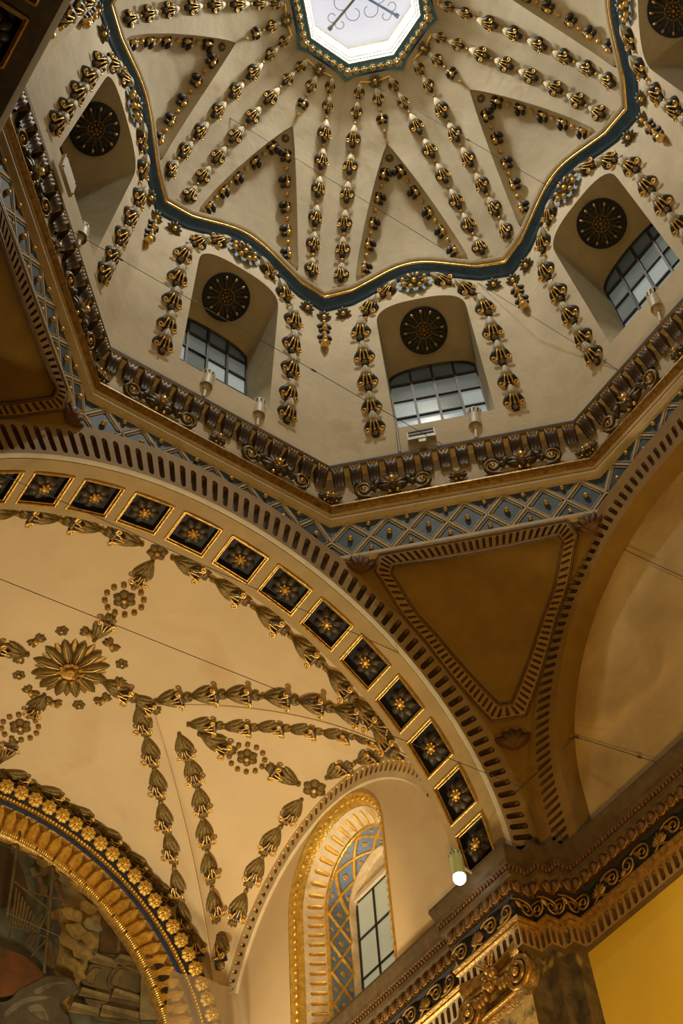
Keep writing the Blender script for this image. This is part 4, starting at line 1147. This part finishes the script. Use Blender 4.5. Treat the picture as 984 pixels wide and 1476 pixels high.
DC = (0, 0, .5)
ANGN = {180: 'left edge', 135: 'far-left', 90: 'centre-left', 45: 'central', 0: 'right', -45: 'top-right'}
for ang in (180, 135, 90, 45, 0, -45):
    nm = ANGN[ang]
    for sg, side in ((-1, 'left'), (1, 'right')):
        ps = [.327, .372] + [.372 + .0935 * k for k in range(1, 6)]
        ps = [.345, .400, .495, .580, .660, .733, .795, .838]
        ps = [.352, .45, .54, .622, .70, .77, .828]
        ps = [.335, .395, .475, .556, .634, .709, .772, .825]
        P = [vaultP(ang, sg * (t8 * p - .067), p) for p in ps]; N = [nz(lambda a, b_: vaultP(ang, a, b_), sg * (t8 * p - .067), p, C0=DC) for p in ps]
        g = string('garland', 'dark leaf garland with gilt scrolls on the dome, %s of the %s lunette panel' % (side, nm), 'garland', 'leaf garlands running down the dome', P, N, .108, Ls=[.080, .086] + [.108] * 6, end_bead=False)
        if g:
            b = MB(); f0 = vaultP(ang, sg * .016, .312); q0 = P[0] - nrm(P[1] - P[0]) * .042
            cpt = vaultP(ang, sg * (t8 * .335 - .070) * .93, .308); Nn = N[0]
            b.tube([f0 + Nn * .006, f0 * .5 + cpt * .5 + Nn * .008, cpt + Nn * .008, q0 + Nn * .008], .005, 6); b.build('cord', 'gold', g)
    # centre pendant and flower
    ps = [.368, .435]; P = [vaultP(ang, 0, p) for p in ps]; N = [nz(lambda a, b_: vaultP(ang, a, b_), 0, p, C0=DC) for p in ps]
    if seen(P[0], 12):
        r = thing('pendant', P[0], 'short leaf pendant ending at the tip of the %s lunette panel' % nm, 'pendant', 'short pendants below the dome flowers')
        T = P[1] - P[0]
        orn(LIB['husk'], r, P[0], T, N[0], .085); orn(LIB['bud'], r, vaultP(ang, 0, .437), T, N[1], .06)
        for p in (.322, .410, .478): orn(LIB['bead'], r, vaultP(ang, 0, p), T, N[0], .015)
    P0 = vaultP(ang, 0, .310) - UP * .004
    if seen(P0, 12):
        o = orn(LIB['daisy'], None, P0, vaultP(ang, 0, .32) - P0, nrm(N[0] - UP * .5), .062); tag(o, 'grey daisy with gilt heart at the lantern edge above the %s lunette panel' % nm, 'flower', 'daisies around the lantern')
    # lunette strings
    f = lambda a, b_: lunP(ang, a, b_)
    for sg, side in ((-1, 'left'), (1, 'right')):
        pp = [.592, .655, .718, .768, .815]
        if sg > 0: pp = [.592, .657, .718, .770, .815]
        us = []
        for p in pp:
            v = (LB - p) / (LB - LT); hw = LW * (1 - v) ** .92; us.append((sg * np.interp(p, [.59, .82], [.028, .183]) / hw * .98, v - .03))
        P = [f(*q) for q in us]; N = [nz(lambda a, b_: vaultP(ang, a, b_), 0, p, C0=DC) for p in pp]
        string('bud_string', 'string of dark buds and gilt beads along the %s edge of the %s lunette' % (side, nm), 'garland', 'bud strings inside the lunette panels', P, N, .076, 'bud', 'bead', .27)
    q = (0., (LB - .558) / (LB - LT)); P0 = f(*q)
    if seen(P0, 12): o = orn(LIB['daisy'], None, P0, f(0, q[1] - .05) - P0, nz(f, *q, C0=DC), .04); tag(o, 'small dark flower at the tip of the %s lunette panel' % nm, 'flower', 'flowers at the lunette tips')
    # niche garlands
    WN = wallN(ang); wp = lambda s, z: wallP(ang, s, z)
    for sg, side in ((-1, 'left'), (1, 'right')):
        pts = [(.105, 1.018), (.185, .925), (.235, .775), (.238, .61), (.240, .455), (.240, .30), (.240, .185)]
        P = [wp(sg * a, z) for a, z in pts]
        string('garland', 'dark leaf garland with gilt scrolls on the %s side of the %s drum niche' % (side, nm), 'garland', 'leaf garlands around the drum niches', P, [nrm(WN - UP * .3)] * len(P), .125, Ls=[.118, .125, .135, .138, .135, .13, .13], bsc=.11, end_bead=False)
        s0 = sg * .292; P0 = wp(s0, .905)
        if seen(P0, 12): o = orn(LIB['daisy'], None, P0 + WN * .006, UP, nrm(WN - UP * .8), .066); tag(o, 'small dark rosette under the wavy cornice at the upper %s of the %s drum niche' % (side, nm), 'flower', 'rosettes on the drum wall')
    P0 = wp(0, 1.035)
    if seen(P0, 12):
        r = thing('keystone_flower', P0, 'gilt-beaded flower on blue petals above the arch of the %s drum niche' % nm, 'flower', 'flowers above the drum niches')
        orn(LIB['bluff_daisy'], r, P0 + WN * .010, UP, nrm(WN - UP * .7), .080)
        b = MB()
        for k in range(8):
            a = 2 * pi * (k + .5) / 8; n_, e_ = fr(ang); c_ = P0 + e_ * .050 * math.sin(a) + UP * .056 * math.cos(a) + WN * .003
            b.poly([c_ + .021 * (e_ * math.cos(q) + UP * math.sin(q)) for q in np.linspace(0, 2 * pi, 11)[:-1]])
        b.build('blue_petal', 'sky_blue', r, False)
        for k in range(8):
            a = 2 * pi * (k + .5) / 8; orn(LIB['bead'], r, P0 + fr(ang)[1] * .047 * math.sin(a) + UP * .053 * math.cos(a) + WN * .004, UP, WN, .023)
    # medallion on the niche soffit
    n_, e_ = fr(ang); A, B = n_ * (1 - KW * .925) + UP * .925, n_ * QW + UP * .80
    P0 = A + (B - A) * .47 ; T = nrm(B - A); N = nrm(np.cross(T, e_)); N = N if N[2] < 0 else -N
    P0 = P0 + N * .008
    if seen(P0, 60):
        r = thing('medallion', P0, 'round dark blue medallion with carved sunflower on the soffit of the %s drum niche' % nm, 'medallion', 'medallions in the drum niches')
        b = MB(); R_ = .092; ring = np.linspace(0, 2 * pi, 33)[:-1]
        b.lathe([(R_, -.02), (R_, .004), (R_ * .97, .006), (0, .006)], 32, P0, (e_, T, N)); b.build('disc', 'deep_blue', r)
        pm = LIB.setdefault('med_petal', None)
        if pm is None:
            q_ = MB(); leaf(q_, (0, .22), 0, .56, .085, .10, .06, n=7, m=3); q2 = MB(); q2.ball((0, .77, .15), (.06, .095, .06), 6, 4)
            LIB['med_petal'] = pm = ('petal', q_.mesh('petal', 'dark_petal', False), [('petal_tip', q2.mesh('petal_tip', 'gold', False))])
            q_ = MB(); leaf(q_, (0, .22), 0, .60, .07, .05, .05, n=6, m=2); q_.tube([(0, .25, .08), (0, .6, .1)], .012, 4); LIB['med_petal2'] = ('petal', q_.mesh('petal', 'dark_leaf', False), [])
        for k in range(24):
            a = 2 * pi * k / 24; orn(LIB['med_petal'] if k % 2 == 0 else LIB['med_petal2'], r, P0 + N * .004, T * math.cos(a) + e_ * math.sin(a), N, R_)
        b = MB(); b.lathe([(.032, .004), (.032, .012), (.028, .014), (.027, .006), (0, .006)], 20, P0, (e_, T, N)); b.build('ring', 'old_gold', r)
        b = MB()
        for k in range(9):
            rr = .017 if k else 0; a = 2 * pi * k / 8; b.ball(P0 + N * .009 + (e_ * math.cos(a) + T * math.sin(a)) * rr, .0058 if k else .008, 6, 4)
        b.build('seed_cluster', 'old_gold', r)
    # pendant on the drum fold (to the right of this side)
    kfold = ang - 22.5
    if ang != -45 or True:
        nxt = ang - 45; d_ = np.array([math.cos(math.radians(kfold)), math.sin(math.radians(kfold)), 0])
        fp = lambda z: d_ * (1 - KW * z) / math.cos(pi / 8) * .997 + UP * z
        if seen(fp(.8), 12):
            r = thing('drop_pendant', fp(.9), 'slim pendant of buds and beads on the drum fold right of the %s niche' % nm, 'pendant', 'pendants on the drum folds')
            N = nrm(-d_ - UP * KW); orn(LIB['bluff_daisy'], r, fp(.905) + N * .006, -UP, nrm(N - UP * .7), .064)
            for z, L_ in ((.832, .076), (.758, .076)): orn(LIB['bud'], r, fp(z), -UP, N, L_)
            for z, L_ in ((.868, .020), (.795, .020), (.716, .034)): orn(LIB['bead'], r, fp(z), -UP, N, L_)
            b = MB(); b.tube([fp(.73) + N * .008, fp(.665) + N * .002], [.010, .001], 6); b.build('spike', 'old_gold', r)

# ---- choir vault strings
def bn(x, y): return nz(barP, x, y, C0=ARM_C)
def pn(x, y): return nz(penP, x, y, C0=ARM_C)
def cstring(label, pts, fP, fN, L, **k):
    P = [fP(*q) for q in pts]; N = [fN(*q) for q in pts]
    return string('garland', label, 'garland', 'gilt leaf garlands of the choir vault', P, N, L * 1.1, 'calyx', 'old_bead', .12, **k)
cstring('olive-gold leaf garland above the right groin of the choir vault', [(.262, 1.690), (.336, 1.600), (.410, 1.520), (.497, 1.431), (.573, 1.357), (.650, 1.284), (.715, 1.228)], barP, bn, .118, end_bead=False)
cstring('olive-gold leaf garland hanging left of the lower groin of the choir vault', [(.230, 1.835), (.310, 1.920), (.389, 2.006), (.468, 2.096), (.537, 2.166), (.617, 2.252), (.68, 2.315)], barP, bn, .118, end_bead=False)
cstring('olive-gold leaf garland under the right groin, above the round flower', [(.40, 1.722), (.489, 1.655), (.565, 1.580), (.64, 1.510), (.715, 1.437), (.775, 1.36)], penP, pn, .112, end_bead=False)
cstring('olive-gold leaf garland hanging right of the lower groin of the choir vault', [(.393, 1.848), (.464, 1.911), (.540, 1.989), (.604, 2.070), (.670, 2.150), (.738, 2.227)], penP, pn, .112, end_bead=False)
a_ = [math.atan2(x, math.sqrt(RV ** 2 - x * x)) for x in (.055, .199, .34, .469, .59, .677, .735)]
cstring('olive-gold leaf garland following the coffered arch, right part', [(RV * math.sin(a), 1.236 + .008 * k / 6) for k, a in enumerate(a_)], barP, bn, .125, end_bead=False)
cstring('olive-gold leaf garland following the coffered arch, left part', [(x, 1.235) for x in (-.175, -.305, -.43, -.55)], barP, bn, .12, end_bead=False)
cstring('olive-gold leaf garland along the top of the gilded end arch', [(x, y) for x, y in ((.02, 2.292), (.151, 2.296), (.274, 2.305), (.389, 2.308), (.5, 2.315), (.601, 2.318))], barP, bn, .112, end_bead=False)
cstring('olive-gold leaf garland on the window arch, right of its flower', [(.830, 1.603), (.845, 1.46), (.85, 1.335)], penP, pn, .12, end_bead=False)
cstring('olive-gold leaf garland on the window arch, descending left of its flower', [(.815, 1.862), (.815, 1.992), (.820, 2.102), (.824, 2.212)], penP, pn, .118, end_bead=False)


def single(kind, label, cat, P, T, N, L, group=None, name=None):
    if not seen(P, 30): return
    o = orn(LIB[kind], None, P, T, N, L * 1.13, name); tag(o, label, cat, group)


G1 = 'single leaf husks of the choir vault'
single('calyx', 'leaf husk between the great rosette and the groin meeting point', 'husk', barP(.112, 1.772), (1, 0, 0), bn(.112, 1.772), .125, G1, 'leaf_husk')
single('calyx', 'leaf husk just right of the point where the groin garlands meet', 'husk', barP(.205, 1.768), (1, 0, 0), bn(.2, 1.77), .10, G1, 'leaf_husk')
single('calyx', 'leaf husk on the ridge left of the round beaded flower above the window', 'husk', penP(.470, 1.766), (1, 0, 0), pn(.47, 1.766), .13, G1, 'leaf_husk')
single('calyx', 'leaf husk between the round beaded flower and the window arch flower', 'husk', penP(.705, 1.747), (-1, 0, 0), pn(.7, 1.747), .12, G1, 'leaf_husk')
single('calyx', 'leaf husk below the coffered arch flower, above the upper beaded flower', 'husk', barP(-.054, 1.335), (0, 1, 0), bn(-.05, 1.335), .11, G1, 'leaf_husk')
single('calyx', 'leaf husk between the upper beaded flower and the great rosette', 'husk', barP(-.056, 1.575), (0, -1, 0), bn(-.05, 1.565), .11, G1, 'leaf_husk')
single('calyx', 'leaf husk below left of the great rosette', 'husk', barP(-.080, 1.975), (0, 1, 0), bn(-.08, 1.974), .11, G1, 'leaf_husk')
single('calyx', 'leaf husk at the left edge beside the great rosette', 'husk', barP(-.27, 1.774), (-1, 0, 0), bn(-.26, 1.774), .12, G1, 'leaf_husk')
single('calyx', 'leaf husk cut by the left edge above the gilded arch', 'husk', barP(-.07, 2.20), (0, -1, 0), bn(-.07, 2.2), .11, G1, 'leaf_husk')
single('calyx', 'lone leaf husk hanging in the corner between end arch and window wall', 'husk', penP(.815, 2.300), (0.02, .25, -1), nrm((-1, -.3, -.3)), .135, G1, 'leaf_husk')
single('calyx', 'lowest leaf husk of the groin garland beside the gilded end arch', 'husk', barP(.735, 2.326) + np.array([0, 0, -.03]), (.3, .1, -1), nrm((-.6, -.8, -.2)), .11, G1, 'leaf_husk')
single('choir_flower', 'gilt flower on the coffered arch border at the head of the vault ridge', 'flower', barP(-.057, 1.243), (0, 1, 0), bn(-.057, 1.243), .058)
single('choir_flower', 'gilt six-petalled flower at the crown of the choir window arch', 'flower', penP(.822, 1.735), (1, 0, 0), pn(.80, 1.735), .075)
for P, N, lab in ((barP(-.053, 1.449), bn(-.053, 1.449), 'flower ringed by beads above the great rosette'), (penP(.577, 1.76), pn(.577, 1.76), 'flower ringed by beads above the choir window'), (barP(-.083, 2.081), bn(-.083, 2.081), 'flower ringed by beads below left of the great rosette')):
    if not seen(P, 30): continue
    r = thing('beaded_flower', P, lab, 'flower', 'bead-ringed flowers of the choir vault'); T = nrm(np.cross(N, (0, 1, 0))); B = np.cross(N, T)
    orn(LIB['choir_flower'], r, P, T, N, .075)
    for k in range(12):
        a = 2 * pi * k / 12; orn(LIB['old_bead'], r, P + (T * math.cos(a) + B * math.sin(a)) * .058, T, N, .019)
# great rosette
P0 = barP(-.062, 1.775); N = bn(-.062, 1.775); T = np.array([0, 1, 0]); B = np.cross(N, T)
ro = thing('great_rosette', P0, 'large olive-gold sunflower rosette at the centre of the choir vault', 'rosette')
q_ = MB(); leaf(q_, (0, .22), 0, .78, .15, .16, .08, n=8, m=4, groove=.45); g_ = MB(); g_.tube([(0, .3, .2), (0, .6, .22), (0, .85, .15)], [.015, .022, .01], 5)
PET = ('petal', q_.mesh('petal', 'olive_gold', False), [('petal_rib', g_.mesh('petal_rib', 'gold', False))])
q_ = MB(); leaf(q_, (0, .3), 0, .74, .12, .10, .0, n=6, m=3); PET2 = ('back_petal', q_.mesh('back_petal', 'old_gold', False), [])
for k in range(12):
    a = 2 * pi * k / 12 + .1; orn(PET, ro, P0, T * math.cos(a) + B * math.sin(a), N, .122)
    a += pi / 12; orn(PET2, ro, P0, T * math.cos(a) + B * math.sin(a), N, .122)
b = MB(); b.lathe([(.036, .010), (.037, .024), (.028, .026), (.022, .018), (0, .018)], 20, P0, (T, B, N)); b.build('seed_cup', 'old_gold', ro)
for k in range(10):
    a = 2 * pi * k / 10; b = MB(); c_ = P0 + N * .031 + (T * math.cos(a) + B * math.sin(a)) * .036
    for j in range(4): b.ball(c_ + (T * math.cos(j * 1.6) + B * math.sin(j * 1.6)) * .004, .0042, 6, 4)
    b.build('seed_tuft', 'gold', ro)
b = MB()
for k in range(9):
    a = 2 * pi * k / 8; rr = .009 if k else 0; b.ball(P0 + N * .026 + (T * math.cos(a) + B * math.sin(a)) * rr, .0062, 6, 4)
b.build('seed_cluster', 'gold', ro)
for k in range(12):
    a = 2 * pi * k / 12 + .12; Pk = P0 + (T * math.cos(a) + B * math.sin(a)) * .160; Pk[2] = barP(Pk[0], Pk[1])[2]; tt = -T * math.sin(a) + B * math.cos(a)
    if k % 3 == 1: orn(LIB['choir_flower'], ro, Pk, tt, N, .044, 'rim_flower')
    else: orn(LIB['bow'], ro, Pk, tt, N, .064, 'rim_bud')

# ================================================================== fixtures
def cup(P, lean, label):
    r = thing('uplight', P, label, 'lamp', 'cup uplights on the drum cornice')
    ax2 = nrm(UP + np.asarray(lean)); ax0 = nrm(np.cross(ax2, (0, 1, .1))); ax1 = np.cross(ax2, ax0); A = (ax0, ax1, ax2)
    b = MB(); b.tube([P, P + ax2 * .07], .006, 8); b.build('stem', 'shade_white', r)
    b = MB(); b.lathe([(.007, .06), (.010, .072), (.017, .100), (.0245, .135), (.026, .150)], 20, P, A); b.lathe([(.026, .182), (.0265, .187), (.025, .191), (.023, .186), (.023, .08)], 20, P, A); b.build('cup', 'shade_white', r)
    for k in range(12):
        a = 2 * pi * k / 12; d = ax0 * math.cos(a) + ax1 * math.sin(a); s_ = -ax0 * math.sin(a) + ax1 * math.cos(a)
        b = MB(); b.box(P + d * .0258 + ax2 * .166, d * .0012, s_ * .0035, ax2 * .017); b.build('rib', 'shade_white', r, False)
    b = MB(); b.lathe([(.0235, .148), (.0235, .184)], 16, P, A); b.build('vent', 'slot_black', r)


for ang, s, lab in ((90, .126, 'white vented cup uplight on the cornice at the right foot of the centre-left niche'), (90, -.075, 'white vented cup uplight in front of the centre-left drum window'), (45, .085, 'white vented cup uplight below the right part of the central drum window'),
                    (0, .017, 'white vented cup uplight in front of the right drum window'), (135, .072, 'white vented cup uplight below the far-left drum niche')):
    n_, e_ = fr(ang); cup(n_ * .984 + e_ * s + UP * .003, n_ * .10 + e_ * .10, lab)
n_, e_ = fr(45); fl = thing('floodlight', n_ * .985 + e_ * -.09 + UP * .03, 'flat grey floodlight box on the cornice below the central drum window', 'lamp')
c_ = n_ * .975 + e_ * -.09 + UP * .062
b = MB(); b.box(c_, e_ * .047, UP * .024, n_ * .010); b.build('housing', 'grey_metal', fl, False)
b = MB(); b.box(c_ - n_ * .0105, e_ * .043, UP * .004, n_ * .002); b.box(c_ - n_ * .0105 + UP * .018, e_ * .043, UP * .003, n_ * .002); b.build('rim', 'slot_black', fl, False)
b = MB(); b.box(c_ - UP * .033, e_ * .012, UP * .012, n_ * .008); b.box(c_ - UP * .048 + n_ * .01, e_ * .006, UP * .014, n_ * .004); b.build('bracket', 'grey_metal', fl, False)
b = MB(); b.tube([n_ * .985 + e_ * -.170 + UP * .004, n_ * .980 + e_ * -.167 + UP * .15], .0045, 6); tag(b.build('rod', 'grey_metal'), 'grey upright rod on the cornice left of the floodlight box', 'rod')
n_, e_ = fr(135); b = MB(); c_ = n_ * .965 + e_ * -.117 + UP * .068
b.box(c_, e_ * .048, UP * .047, n_ * .006); pl = tag(b.build('panel', 'shade_white', None, False), 'pale flat panel box standing at the foot of the far-left niche', 'panel')
b = MB()
for sx in (-1, 1):
    for sz in (-1, 1): b.ball(c_ - n_ * .007 + e_ * .042 * sx + UP * .041 * sz, .003, 6, 4)
b.build('screw', 'slot_black', pl)

# hanging lamp
LP = np.array([.760, 1.055, -1.506])
hl = thing('cylinder_lamp', LP, 'pale green cylinder lamp with glowing white bulb in front of the entablature', 'lamp')
b = MB(); b.lathe([(.0160, .010), (.0160, .062), (.0165, .066), (.0165, .080), (.012, .084), (0, .084)], 20, LP, np.eye(3)); b.build('shade', 'lamp_shade', hl)
for k in range(10):
    a = 2 * pi * k / 10; d = np.array([math.cos(a), math.sin(a), 0]); b = MB(); b.ball(LP + d * .0166 + UP * .074, (.002, .002, .003), 6, 4); b.build('vent_hole', 'slot_black', hl)
b = MB(); b.ball(LP + UP * .004, (.0165, .0165, .018), 14, 9); b.build('bulb', 'bulb', hl)
b = MB(); b.tube([LP + UP * .05 + np.array([.012, 0, 0]), (.812, 1.055, -1.470)], .004, 6); b.build('bracket', 'grey_metal', hl)

# wires
WIRES = [((.0, .0), None)]
def wire(label, P, knots=()):
    b = MB(); P = [np.array(p, float) for p in P]; b.tube(P, .0011, 5); o = b.build('wire', 'wire'); tag(o, label, 'wire', None)
    if knots:
        k_ = MB()
        for i, q in knots:
            A, B = P[i], P[i + 1]; c_ = A + (B - A) * q; d = nrm(B - A); k_.tube([c_ - d * .012, c_ - d * .004, c_, c_ + d * .004, c_ + d * .012], [.001, .004, .002, .004, .001], 5)
        k_.build('turnbuckle', 'wire', o)


w135 = lambda s, z: wallP(135, s, z)
wire('thin cable crossing the drum from the far-left niche to the central window', [w135(.028, .023), wallP(45, -.017, .007)], ((0, .12), (0, .62)))
wire('thin cable crossing the dome diagonally through the centre-left lunette', [vaultP(135, .25, .599), vaultP(45, .188, .84)])
wire('thin cable crossing the upper right of the dome to the wavy cornice', [vaultP(45, .0, .33), vaultP(0, -.039, .841)], ((0, .55),))
wire('thin cable from the central niche to the cornice of the right niche', [wallP(45, .237, .955), wallP(0, -.191, .014)])
wire('thin cable stretched across the choir arch to the right pier', [(-.70, 1.25, -.95), (.93, .90, -1.262)], ((0, .62),))
wire('thin cable stretched along the coffers of the choir arch', [(-.66, 1.01, -.86), (.635, 1.0, -.80)], ((0, .80),))
wire('short cable on the right lunette tied to the entablature', [(1.045, .96, -1.0), (1.02, .79, -1.105), (1.0, .556, -1.405)], ((1, .80), (1, .02)))
wire('slanting cable from the right lunette down to the lamp', [(1.02, .79, -1.105), (.93, 1.02, -1.21), (.80, 1.08, -1.40)])
wire('thin cable across the upper right lunette wall', [(1.045, .50, -.52), (1.045, .28, -.97)])
wire('short slack cable above the pier cornice', [(1.04, .985, -1.20), (.95, .86, -1.45)], ((0, .45),))
wire('pale cord across the painted mural', [(.05, 2.25, -1.08), (.60, 2.25, -1.135)])
# translucent sheet
b = MB(); rows = []
for i in range(7):
    q = i / 6; A = np.array([.580, 2.20, -1.115]) * (1 - q) + np.array([.800, 2.20, -1.10]) * q; B = np.array([.575, 2.20, -1.36]) * (1 - q) + np.array([.850, 2.20, -1.36]) * q
    rows.append([A * (1 - r) + B * r + np.array([0, .008 * math.sin(q * 9 + r * 4), 0]) for r in np.linspace(0, 1, 7)])
b.grid(rows); tag(b.build('plastic_sheet', 'plastic_sheet'), 'translucent plastic sheet hung over the right foot of the gilded arch', 'sheet')
